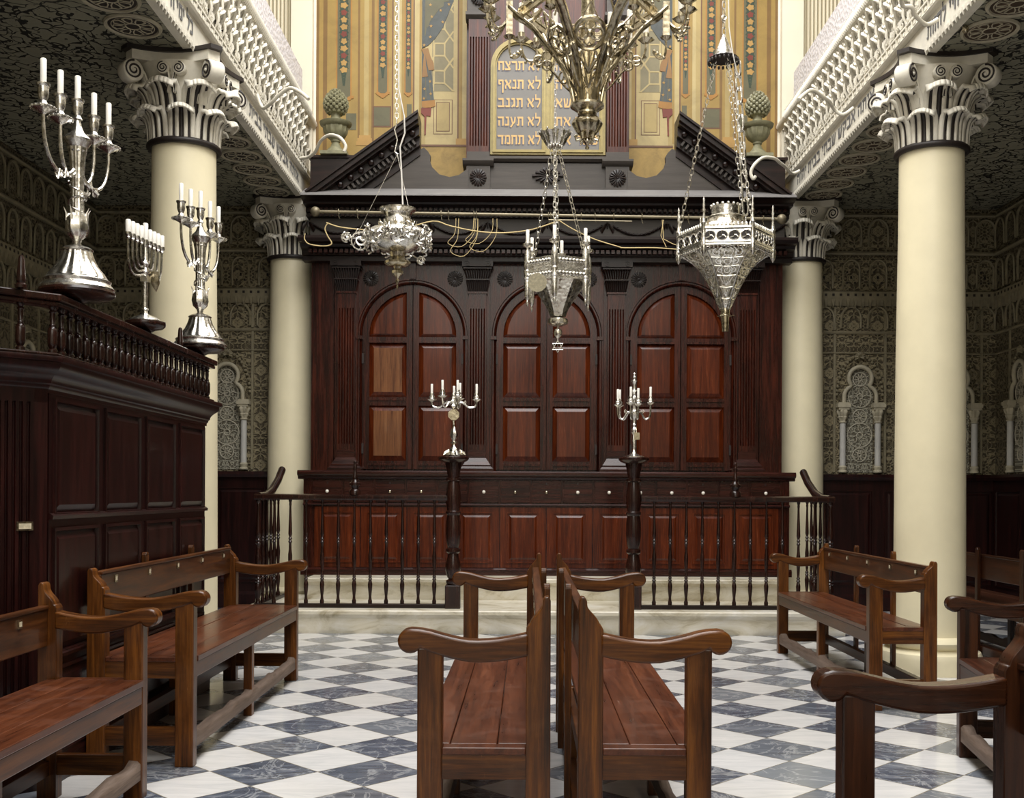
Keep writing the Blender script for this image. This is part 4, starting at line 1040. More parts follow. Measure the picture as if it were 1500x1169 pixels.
bp=[(.0175,0),(.0175,.018),(.011,.024),(.017,.034),(.0195,.045),(.0195,.095),(.0165,.105),(.011,.112),(.013,.118),(.0095,.125),(.0115,.15),(.0105,.165),(.015,.171),(.0095,.178),(.0165,.188),(.0165,.195)]
proto=None
pos=[(-2.13,YN+.005+i*.0830) for i in range(27)]+[(-2.13-.31*t,YN-.31*t) for t in (.28,.56,.84)]+[(-2.50-.09*k,4.09) for k in range(8)]
for x,y in pos:
    if proto is None:
        b=MB(); b.lathe(bp,12); proto=b.build('baluster',M['turned'],bi,smooth=40); o=proto
    else: o=proto.copy(); COL.objects.link(o); o.parent=bi
    o.location=(x-BX,y-BY,1.745)
fin=None
for px,py,d in ((31,430,4.12),(264,512,5.93)):
    p=W(px,py,d); z=1.985
    b=MB(); b.lathe([(.022,0),(.024,.012),(.014,.02),(.018,.03),(.016,.05),(.012,.11),(.009,.125),(.0001,.13)],14); o=b.build('finial',M['turned'],bi,smooth=40)
    o.location=(p.x-BX+(.0),p.y-BY,z)
CA=[(-2.11,D(4.45),.155),(-2.115,D(5.27),.10),(-2.11,D(6.15),.14)]
for x,y,r in CA:
    b=MB(); b.m=T(x-BX,y-BY,1.985); b.lathe([(.03,0),(.05,.012),(r*.85,.02),(r*.98,.032),(r,.042),(r*.97,.052),(.001,.052)],40); b.build('round_shelf',M['turned'],bi,smooth=40)
# ---------- altar rail in front of the cabinet
YR=D(9.1)
vp=[(.017,0),(.018,.03),(.013,.045),(.0115,.07),(.018,.13),(.020,.17),(.014,.20),(.012,.205),(.018,.215),(.011,.228),(.0165,.24),(.010,.252),(.013,.30),(.0175,.38),(.018,.42),(.012,.47),(.011,.52),(.017,.535),(.010,.548),(.017,.562),(.010,.575),(.0165,.60),(.0155,.64),(.011,.75),(.009,.84),(.012,.86),(.009,.87),(.015,.885),(.015,.90)]
vb=None
def rail(sg,label):
    global vb
    xc=sg*1.66-.04
    t=thing('altar_rail',label,'balustrade',(xc,YR,.2),0,'turned altar rails')
    def L():
        b=MB(); b.m=T(-xc,-YR,-.2); return b
    xin=sg*.86-.04; xo=(2.42 if sg>0 else -2.50)
    b=L(); x0,x1=sorted((xin,xo)); b.prism([(YR-.035,1.125),(YR-.042,1.14),(YR-.04,1.165),(YR-.02,1.175),(YR+.02,1.175),(YR+.04,1.165),(YR+.042,1.14),(YR+.035,1.125)],x0-.03,x1+.03,'x')
    pts=[(xo,YR,1.15),(xo,YR+.25,1.155),(xo,YR+.5,1.20),(xo,YR+.75,1.30),(xo,YR+.92,1.40)]
    sm=[]
    for i in range(4):
        for k in range(4): sm.append(Vector(pts[i]).lerp(Vector(pts[i+1]),k/4))
    sm.append(Vector(pts[-1])); b.tube(sm,.038,10,flat=.9)
    b.build('handrail',M['turned'],t,smooth=40)
    b=L(); b.box(x0-.03,x1+.03,YR-.035,YR+.035,.2,.235); b.box(xo-.035,xo+.035,YR,YR+.95,.2,.235); b.build('bottom_rail',M['ebon'],t,smooth=0,bevel=.004)
    n=11
    xs=[xin+sg*(.085+.1378*i) for i in range(n)]
    P=[(x,YR,1.0) for x in xs if abs(x)<abs(xo)-.06]+[(xo,YR+.17+.15*k,1.0+.0*k) for k in range(5)]
    for x,y,s in P:
        if vb is None:
            b=MB(); b.lathe(vp,12); vb=b.build('baluster',M['turned'],t,smooth=40); o=vb
        else: o=vb.copy(); COL.objects.link(o); o.parent=t
        o.location=(x-xc,y-YR,.03)
    b=L(); b.m=b.m@T(xo,YR,.2); b.lathe([(r*1.5,z*1.03) for r,z in vp],14); b.build('corner_newel',M['turned'],t,smooth=40)
    xf=(W(520,720,9.1).x if sg<0 else W(1077,720,9.1).x)
    b=L(); b.m=b.m@T(xf,YR,1.17); b.lathe([(.05,0),(.05,.03),(.042,.045),(.03,.055),(.034,.07),(.05,.085),(.05,.10),(.03,.115),(.022,.13),(.026,.145),(.018,.17),(.015,.20),(.012,.22),(.018,.235),(.014,.25),(.012,.27),(.016,.285),(.0001,.30)],18); b.build('turned_finial',M['turned'],t,smooth=40)
rail(-1,'dark turned baluster rail left of the centre gap, on the lower marble step'); rail(1,'dark turned baluster rail right of the centre gap, on the lower marble step')
def cpost(x,label):
    t=thing('candle_post',label,'post',(x,YR,.2),0,'turned candle posts')
    b=MB(); b.box(-.066,.066,-.066,.066,0,.20); b.build('plinth_block',M['turned'],t,smooth=0,bevel=.006)
    b=MB(); b.lathe([(.05,.20),(.062,.215),(.062,.235),(.04,.25),(.055,.275),(.068,.33),(.066,.38),(.05,.44),(.045,.47),(.062,.485),(.062,.51),(.045,.52),(.058,.56),(.066,.64),(.064,.74),(.055,.80),(.066,.815),(.066,.83),(.055,.84),(.064,.90),(.066,.96),(.058,1.04),(.05,1.09),(.064,1.10),(.064,1.118),(.05,1.125),(.06,1.19),(.072,1.24),(.072,1.25)],28); b.build('turned_shaft',M['turned'],t,smooth=40)
    b=MB(); b.lathe([(.075,1.25),(.11,1.262),(.130,1.28),(.132,1.295),(.12,1.306),(.001,1.306)],36); b.build('round_top',M['turned'],t,smooth=40)
cpost(W(664,780,9.1).x,'thick turned dark post left of the centre gap, carrying a six-light candelabrum'); cpost(W(928,780,9.1).x,'thick turned dark post right of the centre gap, carrying a tall-finialled candelabrum')

# ---------- benches
def bench(label,x,y,rz,w=.45,L=2.16,pw=.075,zs=.465,za=.76,zp=.85,zr=.835,rh=.15,plates=5,dark=False,cat='bench'):
    t=thing('bench',label,cat,(x,y,0),rz,'long wooden benches with scrolled arms')
    M_=M
    MM=dict(M_); 
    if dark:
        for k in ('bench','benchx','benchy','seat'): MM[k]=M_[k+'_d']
    pt=.06
    h=L/2; xf=w/2; xb=-w/2
    for s in (-1,1):
        ya,yb=sorted((s*h,s*(h-pt)))
        b=MB(); b.box(xf-pw,xf,ya,yb,0,za-.055); b.build('front_leg',MM['bench'],t,smooth=0,bevel=.005)
        b=MB()
        pts=[(xb,0),(xb+pw,0),(xb+pw,za-.02)]+[(xb+pw,za+.0),(xb+pw*.92,za+.012)]
        dz=zp-za-.012
        for k in range(9):
            u=k/8; pts.append((xb+pw*(.85-.50*(u*u*(3-2*u))),za+.014+dz*.70*u))
        pts+= [(xb+pw*.34,zp-.012),(xb+pw*.27,zp-.002),(xb+pw*.12,zp),(xb+.002,zp-.012)]
        b.prism(pts,ya,yb,'y'); b.build('back_post',MM['bench'],t,smooth=25,bevel=.004)
        # arm
        top=[];bot=[];x0=xb+pw*.9;x1=xf+.058;r=.036
        for k in range(13):
            u=k/12; xx=x0+(x1-r-x0)*u
            zt=za-.012-.022*math.sin(PI*min(u*1.15,1))+ (.012*max(0,(u-.5)*2)); top.append((xx,zt)); bot.append((xx,zt-.066+.006*u))
        cx,cz=x1-r,top[-1][1]-r
        kn=[(cx+r*cos(a),cz+r*sin(a)) for a in [R(80)-R(230)*k/12 for k in range(1,13)]]
        xk=kn[-1][0]-.004; bot=[p for p in bot if p[0]<xk-.008]
        b=MB(); b.prism(top+kn+list(reversed(bot)),ya-.004,yb+.004,'y'); b.build('armrest',MM['benchx'],t,smooth=35,bevel=.007)
        b=MB(); b.box(xb+pw-.01,xf-pw+.01,ya+.008,yb-.008,zs-.095,zs-.008); b.build('end_rail',MM['benchx'],t,smooth=0,bevel=.003)
        b=MB(); b.box(xb+pw-.01,xf-pw+.01,ya+.012,yb-.012,.09,.17); b.build('end_stretcher',MM['benchx'],t,smooth=0,bevel=.003)
    b=MB(); pl=[(xb+pw*.5,xb+w*.40),(xb+w*.40+.0018,xb+w*.76),(xb+w*.76+.0018,xf+.004)]
    for i,(a,c) in enumerate(pl):
        b.box(a,c,-h+pt,h-pt,zs-.026,zs-.0015*(i%2))
    b.box(xb+pw,xf-pw,-h+.004,-h+pt,zs-.022,zs-.001); b.box(xb+pw,xf-pw,h-pt,h-.004,zs-.022,zs-.001)
    b.build('seat',MM['seat'],t,smooth=0,bevel=.003)
    b=MB(); b.box(xf-.032,xf-.002,-h+pt-.002,h-pt+.002,zs-.095,zs-.026); b.box(xb+.01,xb+.035,-h+pt,h-pt,zs-.08,zs-.03); b.build('seat_apron',MM['benchy'],t,smooth=0,bevel=.004)
    # worn foot rail
    b=MB(); n=40; vs=[];fs=[]; rnd=random.Random(int(x*100)+7)
    ph=rnd.uniform(0,6)
    for i in range(n+1):
        yy=-h+pt-.002+(L-2*pt+.004)*i/n; zz=.142-.010*abs(math.sin(i*.42+ph))-.008*rnd.random(); 
        if i%20<2 or i in(n,): zz=.15
        for (dx,z) in ((-.045,.075),(.0,.075),(.0,zz-.012),(-.012,zz),(-.045,zz+.003)): vs.append((xf-.006+dx,yy,z))
    for i in range(n):
        for k in range(5): fs.append((i*5+k,i*5+(k+1)%5,(i+1)*5+(k+1)%5,(i+1)*5+k))
    b.add(vs,fs); b.build('foot_rail',MM['worn'],t,smooth=50)
    b=MB(); b.box(xb+.01,xb+.05,-h+pt-.002,h-pt+.002,.09,.15); b.build('rear_stretcher',MM['benchy'],t,smooth=0,bevel=.003)
    for xx in (xf-pw*.75,xb+.008):
        b=MB(); b.box(xx,xx+.045,-.025,.025,0,zs-.028); b.build('middle_leg',MM['bench'],t,smooth=0,bevel=.003)
    b=MB(); xr=xb+pw*.22
    b.box(xr,xr+.024,-h+pt-.002,h-pt+.002,zr-rh,zr-.015); b.box(xr-.002,xr+.03,-h+pt-.002,h-pt+.002,zr-.016,zr); b.build('back_rail',MM['benchy'],t,smooth=0,bevel=.004)
    for yy in (-L*.17,L*.17):
        b=MB(); b.box(xb-.012,xb+.012,yy-.022,yy+.022,.09,zr+.03); b.prism([(yy-.022,zr+.03),(yy+.022,zr+.03),(yy+.014,zr+.045),(yy-.014,zr+.045)],xb-.012,xb+.012,'x'); b.build('back_brace',MM['bench'],t,smooth=0,bevel=.003)
    for k in range(plates):
        yy=-h+L*(k+.5)/plates
        b=MB(); b.box(xr+.024,xr+.030,yy-.016,yy+.016,zr-.062,zr-.028,mi=0); b.box(xr+.0302,xr+.031,yy-.010,yy+.010,zr-.054,zr-.036,mi=1)
        b.build('seat_plate',[MM['giltsilver'],MM['tagm']],t,smooth=0)
    return t
def bpos(pxf,d,w): return W(pxf,900,d).x
# left bench along the platform
bench('long bench with five seat plates against the panelled platform, fully in view on the left',-1.652-.232,(D(4.58)+D(6.74))/2,0,w=.464,L=D(6.74)-D(4.58),pw=.08,zs=.478,za=.765,zp=.86,zr=.845,rh=.165)
bench('nearest left bench, cut off by the left edge of the photo',-1.70-.205,D(4.16)-1.2,0,w=.41,L=2.4,pw=.075,zs=.465,za=.74,zp=.84,zr=.752,rh=.16,plates=4)
# centre pair
dn,df=D(3.08),D(5.35)
xl=-.232+(624.0-765)*dn/F; 
bench('left bench of the back-to-back pair in the centre, facing left',-.334,(dn+df)/2,PI+R(-.3),w=.39,L=df-dn,pw=.073,zs=.455,za=.80,zp=.895,zr=.825,rh=.17,plates=4)
bench('right bench of the back-to-back pair in the centre, facing right',.133,(dn+df)/2,R(-.2),w=.39,L=df-dn,pw=.073,zs=.455,za=.80,zp=.895,zr=.825,rh=.17,plates=4)
# right side
bench('long bench in front of the near right column, fully in view and facing the centre',1.69+.19,(D(5.85)+D(7.98))/2,PI,w=.377,L=D(7.98)-D(5.85),pw=.075,zs=.464,za=.752,zp=.828,zr=.80,rh=.16)
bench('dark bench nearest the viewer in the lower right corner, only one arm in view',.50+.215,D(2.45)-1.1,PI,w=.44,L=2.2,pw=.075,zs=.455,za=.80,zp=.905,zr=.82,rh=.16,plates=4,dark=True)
a3=R(-9); 
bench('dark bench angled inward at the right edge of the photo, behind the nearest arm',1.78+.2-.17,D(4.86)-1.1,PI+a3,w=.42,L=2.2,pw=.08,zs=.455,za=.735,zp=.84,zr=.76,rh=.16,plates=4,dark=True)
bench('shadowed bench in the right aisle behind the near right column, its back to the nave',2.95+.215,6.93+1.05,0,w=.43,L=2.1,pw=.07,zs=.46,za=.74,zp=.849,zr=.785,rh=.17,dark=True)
CN={}
def candle(par,loc,h=.10,r=.012):
    key=(round(h,3),round(r,4))
    if key not in CN:
        b=MB(); b.lathe([(r,0),(r,h-.003),(r*.8,h),(r*.35,h),(r*.3,h-.006),(.0001,h-.006)],12); o=b.build('candle',M['candle'],par,smooth=40); CN[key]=o
    else: o=CN[key].copy(); COL.objects.link(o); o.parent=par
    o.location=loc; return o
def chainm(b,p0,p1,L=.035,w=.010,r=.0022,mi=None):
    p0=Vector(p0);p1=Vector(p1); d=p1-p0; n=max(1,int(d.length/(L*.8))); step=d/n
    q=d.to_track_quat('Z','X').to_matrix().to_4x4(); base=b.m
    for i in range(n):
        c=p0+step*(i+.5)
        b.m=base@T(*c)@q@RZ(PI/2*(i%2)+.4)
        hl=L*.5-w; pts=[(w*cos(a),0,hl+w*sin(a)) for a in (0,PI/4,PI/2,3*PI/4,PI)]+[(w*cos(a),0,-hl+w*sin(a)) for a in (PI,5*PI/4,3*PI/2,7*PI/4,2*PI)]
        b.tube(pts,r,4,closed=True,mi=mi)
    b.m=base
def fl(n,amp): return lambda a,z:1+amp*cos(n*a)
SOCK=[(.010,0),(.020,.006),(.012,.02),(.019,.035),(.0215,.05),(.0215,.075),(.026,.08),(.027,.088),(.018,.09),(.0001,.09)]
def grand(label,loc,rz):
    t=thing('silver_candelabrum',label,'candelabrum',loc,rz,'large five-light silver candelabra on the platform rail')
    b=MB(); b.lathe([(.150,0),(.152,.008),(.140,.022),(.134,.028),(.138,.040),(.120,.052)],40)
    b.lathe([(.120,.052),(.105,.075),(.085,.10),(.070,.13),(.062,.155),(.058,.17)],96,rib=lambda a,z:1+.03*cos(16*a))
    b.lathe([(.064,.165),(.066,.172),(.05,.182),(.022,.19),(.014,.20),(.02,.208),(.015,.215)],24); b.build('fluted_base',M['silver'],t,smooth=40)
    for k in range(0,1): pass
    b=MB(); b.lathe([(.015,.21),(.040,.235),(.047,.265),(.042,.30),(.036,.32)],28,rib=fl(8,.07)); b.lathe([(.030,.30),(.026,.34),(.025,.42),(.027,.50),(.031,.56),(.038,.60)],60,rib=fl(10,.06))
    b.lathe([(.034,.58),(.037,.585),(.034,.59)],20)
    for k in range(8):
        a=PI*k/4; b.tube([(.040*cos(a),.040*sin(a),.29),(.044*cos(a),.044*sin(a),.325),(.054*cos(a),.054*sin(a),.345)],lambda t:.007*(1-.8*t),5)
    b.lathe([(.038,.60),(.055,.625),(.058,.635),(.045,.648),(.028,.665),(.018,.69),(.012,.715)],28,rib=fl(18,.03))
    pts=[(.034*cos(a),.034*sin(a),.32+.17*a/(4*PI)) for a in [i*.35 for i in range(30)]]; b.tube(pts,.0035,5); b.tube([(x,-y,z) for x,y,z in pts],.0035,5)
    b.m=T(.035,.0,.40)@RY(R(30)); 
    for k in range(7): a=2*PI*k/7; b.tube([(0,0,0),(.008,.014*cos(a),.014*sin(a)),(.004,.026*cos(a),.026*sin(a))],lambda t:.008*(1-.6*t),5)
    b.m=Matrix.Identity(4); b.build('reeded_stem',M['silver'],t,smooth=40)
    def sock(par,x,y,z,name='candle_socket'):
        b=MB(); b.m=T(x,y,z); b.lathe([(r,q) for r,q in SOCK],18); b.build(name,M['silver'],par,smooth=40); candle(par,(x,y,z+.088))
    sock(t,0,0,.715)
    for s,rr in ((-1,.252),(-1,.13),(1,.13),(1,.252)):
        b=MB(); y=s*rr
        z0=.40 if rr>.2 else .36
        pts=bez((0,s*.03,.50),(0,s*.10,.42),(0,y+s*.01,.45),(0,y,.665),14) if rr>.2 else bez((0,s*.02,.49),(0,s*.06,.44),(0,y+s*.01,.47),(0,y,.665),12)
        b.tube(pts,lambda t:.010-.003*t,8)
        m=pts[5]; 
        for k in range(5): b.tube([tuple(m),(m.x+.010*cos(k*1.3),m.y+s*(.010+.003*k),m.z-.010-.004*k),(m.x+.015*cos(k*1.3),m.y+s*.016,m.z-.02+.008*k)],lambda t:.0075*(1-.35*t),6)
        b.m=T(0,y,.655); b.lathe([(.006,0),(.012,.005),(.035,.018),(.047,.022),(.049,.028),(.040,.034),(.012,.036),(.0001,.036)],30,rib=lambda a,z:1+(.03*cos(15*a) if z<.03 else 0))
        for k in range(15): a=2*PI*k/15; b.m=T(.047*cos(a),y+.047*sin(a),.680); b.sphere(.006,6,4)
        arm=b.build('candle_arm',M['silver'],t,smooth=40)
        sock(arm,0,y,.69)
    return t
g1=grand('largest five-light silver candelabrum on the near corner of the platform rail',(CA[0][0],CA[0][1],2.037),R(-8))
g2=dup(g1,(CA[2][0],CA[2][1],2.037),R(-8),'five-light silver candelabrum on the far end of the platform rail')
# menorah
def menorah():
    t=thing('menorah',"small nine-branched silver lampstand with thick white candles on the middle of the platform rail",'menorah',(CA[1][0],CA[1][1],2.037),R(-9))
    b=MB(); b.lathe([(.075,0),(.078,.006),(.06,.02),(.03,.032),(.016,.04),(.012,.055),(.017,.062),(.014,.07)],24,rib=fl(10,.05)); b.box(-.085,.085,-.05,.05,-.0,.004)
    b.lathe([(.013,.07),(.013,.20),(.018,.21)],14); b.box(-.018,.018,-.018,.018,.20,.228); b.lathe([(.012,.228),(.020,.25),(.012,.27),(.022,.29),(.012,.31),(.010,.37)],14); b.build('stem',M['silver'],t,smooth=40)
    b=MB(); b.m=T(.028,.05,.20)@RX(R(12)); b.prism([(-.022,.06),(.022,.06),(.022,.0),(0,-.04),(-.022,.0)],-.003,.003,'y'); b.box(-.03,.0,-.001,.001,.03,.034); b.build('hanging_plaque',M['giltsilver'],t,smooth=0)
    for s in (-1,1):
        for k,rr in enumerate((.042,.084,.126,.168)):
            b=MB(); y=s*rr; pts=bez((0,s*.006,.30-.02*k),(0,y*.8,.28-.03*k),(0,y,.30-.03*k),(0,y,.385),10); b.tube(pts,.006,6); b.m=T(0,y,.378); b.lathe([(.006,0),(.012,.006),(.009,.012),(.015,.02),(.015,.032)],12); o=b.build('branch',M['silver'],t,smooth=40)
            candle(o,(0,y,.408),.062,.0125)
    b=MB(); b.m=T(0,0,.37); b.lathe([(.008,0),(.013,.01),(.015,.04)],12); b.build('centre_socket',M['silver'],t,smooth=40); candle(t,(0,0,.408),.085,.0125)
menorah()
def lightarm(par,a,r,z0,z1,loc=(0,0),sc=1.0,ch=.07,base=.03,low=.03,mat=None):
    b=MB(); b.m=RZ(a); mat=mat or M['silver']
    pts=bez((base,0,z0),(base+.3*(r-base),0,z0+.05*sc),(base+.45*(r-base),0,z0-low*1.6),(base+.75*(r-base),0,z0-low),8)[:-1]+bez((base+.75*(r-base),0,z0-low),(r,0,z0-low*.9),(r,0,z0),(r,0,z1),8)
    b.tube(pts,lambda t:.0088*sc,6)
    b.tube([(base+.35*(r-base)+u,0,z0+.012+v) for u,v in spiral(.004,.018*sc,1.2,12)],.003,4)
    b.m=b.m@T(r,0,z1); b.lathe([(.008,-.01),(.024*sc,.002),(.038*sc,.010),(.040*sc,.015),(.024*sc,.014),(.010*sc,.018)],32,rib=fl(8,.08)); b.lathe([(.010,.012),(.022*sc,.022),(.027*sc,.034),(.023*sc,.046),(.013*sc,.052),(.020*sc,.058),(.020*sc,.066)],24,rib=fl(6,.06))
    o=b.build('candle_arm',mat,par,smooth=40); candle(o,(r*cos(a),r*sin(a),z1+.064),ch,.0105); return o
# candelabra on the two posts
PX=W(664,780,9.1).x; PX2=W(928,780,9.1).x; PZ=.2+1.306
t=thing('silver_candelabrum','six-light silver candelabrum with octagonal plaque on the post left of the centre gap','candelabrum',(PX,YR,PZ),0,'silver candelabra on the turned posts')
b=MB()
b.lathe([(.085,0),(.09,.01),(.07,.025),(.045,.045),(.03,.07),(.018,.085),(.012,.10),(.03,.112),(.03,.12),(.014,.13),(.02,.15),(.034,.18),(.028,.21),(.018,.235),(.012,.25),(.010,.27)],22,rib=fl(7,.08))
for k in range(5): a=2*PI*k/5; b.tube([(.05*cos(a),.05*sin(a),.05),(.09*cos(a),.09*sin(a),.03),(.10*cos(a),.10*sin(a),.012),(.085*cos(a),.085*sin(a),.02)],lambda t:.012*(1-.4*t),6)
b.lathe([(.010,.27),(.010,.40),(.03,.43),(.02,.45),(.035,.47),(.02,.50),(.018,.52),(.014,.545)],18,rib=fl(6,.1)); b.build('figured_stem',M['silverrep'],t,smooth=40)
b=MB(); o8=[(.046*cos(PI/8+k*PI/4)*1.1,.355+.050*sin(PI/8+k*PI/4)) for k in range(8)]; b.prism(o8,-.035,-.03,'y'); b.prism([(x*.86,.355+(z-.355)*.86) for x,z in o8],-.037,-.035,'y')
for k in range(5): b.box(-.03,.03,-.038,-.0365,.330+.012*k,.333+.012*k)
b.tube([(-.03,-.032,.40),(0,-.02,.43),(.03,-.032,.40)],.002,4); b.build('plaque',M['giltsilver'],t,smooth=0)
for a,r,z1 in ((172,.195,.475),(215,.115,.50),(300,.07,.50),(62,.10,.49),(5,.195,.475)): lightarm(t,R(a),r,.45,z1,ch=.085)
candle(t,(0,0,.53),.075,.0105)
t=thing('silver_candelabrum','five-light silver candelabrum with tall central finial on the post right of the centre gap','candelabrum',(PX2,YR,PZ),0,'silver candelabra on the turned posts')
b=MB(); b.lathe([(.085,0),(.085,.006),(.05,.015),(.02,.04),(.010,.07),(.014,.08),(.012,.12),(.016,.16),(.010,.19),(.016,.20),(.030,.212),(.012,.222),(.022,.24),(.010,.26),(.018,.28),(.010,.30),(.014,.33),(.032,.36),(.028,.40),(.012,.43),(.016,.45),(.012,.50),(.022,.515),(.012,.53),(.018,.56),(.036,.575),(.012,.585),(.010,.62),(.020,.64),(.028,.655),(.008,.67),(.014,.69),(.006,.70),(.010,.715),(.0001,.73)],18,rib=fl(6,.08)); b.build('turned_stem',M['silver'],t,smooth=40)
b=MB(); b.box(.0,.045,-.03,-.026,.15,.21); b.tube([(.02,-.028,.21),(.015,-.01,.26)],.0015,4); b.build('tag',M['giltsilver'],t,smooth=0)
for a,r,z1 in ((178,.14,.435),(140,.15,.44),(240,.07,.45),(300,.06,.44),(-5,.14,.455)): lightarm(t,R(a),r,.38,z1,ch=.085,low=.05)
# ---------- hanging lamps
CE=8.2
# left bowl lamp
p=W(582,425,7.0)
t=thing('hanging_lamp','round silver sanctuary lamp with bulging scrollwork bowl, hanging left of centre','lamp',tuple(p),0,'hanging silver lamps')
s=.00467
zz=lambda y:(425-y)*s
b=MB(); b.lathe([(.0001,zz(426)),(.006,zz(420)),(.004,zz(416)),(.015,zz(412)),(.006,zz(409)),(.02,zz(405)),(.036,zz(402)),(.038,zz(398)),(.022,zz(395)),(.028,zz(392)),(.06,zz(391)),(.082,zz(388)),(.084,zz(385)),(.06,zz(381)),(.045,zz(378)),(.05,zz(374)),(.058,zz(371))],28,rib=fl(9,.05)); b.build('pendant_finial',M['giltsilver'],t,smooth=40)
b=MB(); b.lathe([(.058,zz(372)),(.12,zz(366)),(.19,zz(356)),(.215,zz(347)),(.19,zz(341)),(.13,zz(338)),(.10,zz(335)),(.10,zz(330)),(.085,zz(326)),(.082,zz(320)),(.095,zz(315)),(.12,zz(312)),(.122,zz(310)),(.10,zz(311)),(.08,zz(316))],40); b.build('bowl',M['silver'],t,smooth=40)
b=MB()
for k in range(9):
    a=2*PI*k/9+.2
    for q,(rr,z) in enumerate(((.205,350),(.20,359))):
        b.m=RZ(a+q*.35)@T(rr,0,zz(z)); sp=spiral(.008,.052,1.5,22,0,1 if q else -1); b.tube([(.016*sin(i*.3),u,v) for i,(u,v) in enumerate(sp)],lambda t:.0075,5)
        for j in range(6): c=R(-90+36*j); b.tube([(.01,.036*cos(c),.036*sin(c)),(.022,.052*cos(c+.3),.052*sin(c+.3)),(.010,.062*cos(c+.55),.062*sin(c+.55))],lambda t:.007*(1-.3*t),6)
b.build('scrollwork',M['silver'],t,smooth=50)
b=MB()
for k in range(12):
    a=2*PI*k/12; b.m=RZ(a)@T(.115,0,zz(337)); 
    for c in (-40,0,40): b.tube([(0,0,0),(.006,.014*sin(R(c)),.018*cos(R(c))),(.012,.026*sin(R(c)),.045*cos(R(c)))],lambda t:.007*(1-.7*t),5)
b.build('leaf_gallery',M['giltsilver'],t,smooth=50)
for (px,py,r) in ((528,351,.07),(507,347,.035),(617,381,.028)):
    q=W(px,py,6.9)-p; b=MB(); b.m=T(*q)
    b.tube([(u,.01*sin(i*.4),v) for i,(u,v) in enumerate(spiral(.01,r,1.8,26))],.006,5)
    for j in range(7): c=2*PI*j/7; b.tube([(r*.5*cos(c),0,r*.5*sin(c)),(r*.8*cos(c+.3),-.015,r*.8*sin(c+.3)),(r*1.05*cos(c),.0,r*1.05*sin(c))],lambda t:.006*(1-.6*t),4)
    q2=-q*.45; q2.z=-.01 if py<370 else .05
    b.tube([(0,0,0),(q2.x*.6,q2.y*.5,q2.z*.5),(q2.x,q2.y,q2.z)],.006,5); b.build('scroll_bracket',M['silver'],t,smooth=50)
b=MB(); pts=[W(587,312,7)-p,W(590,300,7)-p,W(588,250,7)-p,W(586,215,7)-p,W(593,195,7)-p,W(592,170,7)-p,W(584,130,7)-p,W(584,40,7)-p,W(584,-60,7)-p]; pts.append(Vector((pts[-1].x,0,CE-p.z))); b.tube(pts,.0055,6); b.build('flex',M['wire'],t,smooth=60)
b=MB(); chainm(b,W(581,180,7.05)-p,Vector((W(581,0,7.05).x-p.x,.03,CE-p.z)),.04,.010,.0028); b.tube([W(581,182,7.05)-p,W(578,190,7.05)-p,W(582,205,7.05)-p,W(578,222,7.05)-p,W(583,226,7.05)-p],.0045,5)
b.tube([W(582,226,7.05)-p,W(604,330,7.05)-p],.0015,4); b.tube([W(582,226,7.05)-p,W(520,350,6.9)-p],.0015,4); b.build('chain',M['silver'],t,smooth=60)
# centre six-candle lamp
p=W(817,516,7.5); s=.005
zz=lambda y:(516-y)*s
t=thing('hanging_lamp','hexagonal silver lamp with six candles and a star pendant, hanging in the centre','lamp',tuple(p),0,'hanging silver lamps')
b=MB(); 
for rot in (0,PI): 
    tri=[(.043*sin(rot+2*PI*k/3),0,zz(508)+.043*cos(rot+2*PI*k/3)) for k in range(3)]
    for k in range(3): b.tube([tri[k],tri[(k+1)%3]],.0036,5)
b.tube([(0,0,zz(500)),(0,0,zz(494))],.002,4); b.tube([(0,0,zz(512)),(0,0,zz(503))],.004,5); b.build('star_pendant',M['silver'],t,smooth=40)
b=MB(); b.lathe([(.0001,zz(497)),(.008,zz(496)),(.025,zz(493)),(.032,zz(488)),(.026,zz(484)),(.008,zz(482)),(.006,zz(479)),(.03,zz(479)),(.068,zz(476)),(.073,zz(473)),(.068,zz(469)),(.04,zz(467)),(.03,zz(466)),(.032,zz(464))],28); 
b.lathe([(.050,zz(466)),(.066,zz(456)),(.095,zz(446)),(.128,zz(435)),(.165,zz(424)),(.20,zz(414)),(.205,zz(410))],24,rib=fl(6,.09)); b.build('pierced_cone',M['silverrep'],t,smooth=40)
b=MB(); rh=.235; hx=[(rh*cos(R(-98)+k*PI/3),rh*sin(R(-98)+k*PI/3)) for k in range(6)]
for k in range(6):
    a=Vector((*hx[k],0)); c=Vector((*hx[(k+1)%6],0)); e=(c-a); L=e.length; ang=math.atan2(e.y,e.x); b.m=T(a.x,a.y,0)@RZ(ang)
    b.box(0,L,-.008,.008,zz(418),zz(390))
    for y in (394,412):
        for j in range(9): b.m=T(a.x,a.y,0)@RZ(ang)@T(L*(j+.5)/9,-.008,zz(y)); b.sphere(.017,7,5,sz=1.0)
    b.m=T(a.x,a.y,0)@RZ(ang)
    for y in (389,399,403,407,418): b.box(0,L,-.013,.01,zz(y)-.004,zz(y)+.004)
b.build('hexagonal_frame',M['silver'],t,smooth=40)
for k,(x,y) in enumerate(hx):
    b=MB(); b.m=T(x,y,0); b.lathe([(.0001,zz(455)),(.006,zz(453)),(.010,zz(449)),(.006,zz(446)),(.014,zz(444)),(.020,zz(438)),(.022,zz(420)),(.018,zz(418)),(.027,zz(416)),(.022,zz(412)),(.026,zz(405)),(.018,zz(403)),(.027,zz(399)),(.024,zz(385)),(.017,zz(378)),(.010,zz(374)),(.012,zz(372)),(.034,zz(370)),(.038,zz(367)),(.02,zz(366)),(.014,zz(362)),(.0001,zz(362))],16); o=b.build('candle_post',M['silver'],t,smooth=40); candle(o,(x,y,zz(364)),.085,.0125)
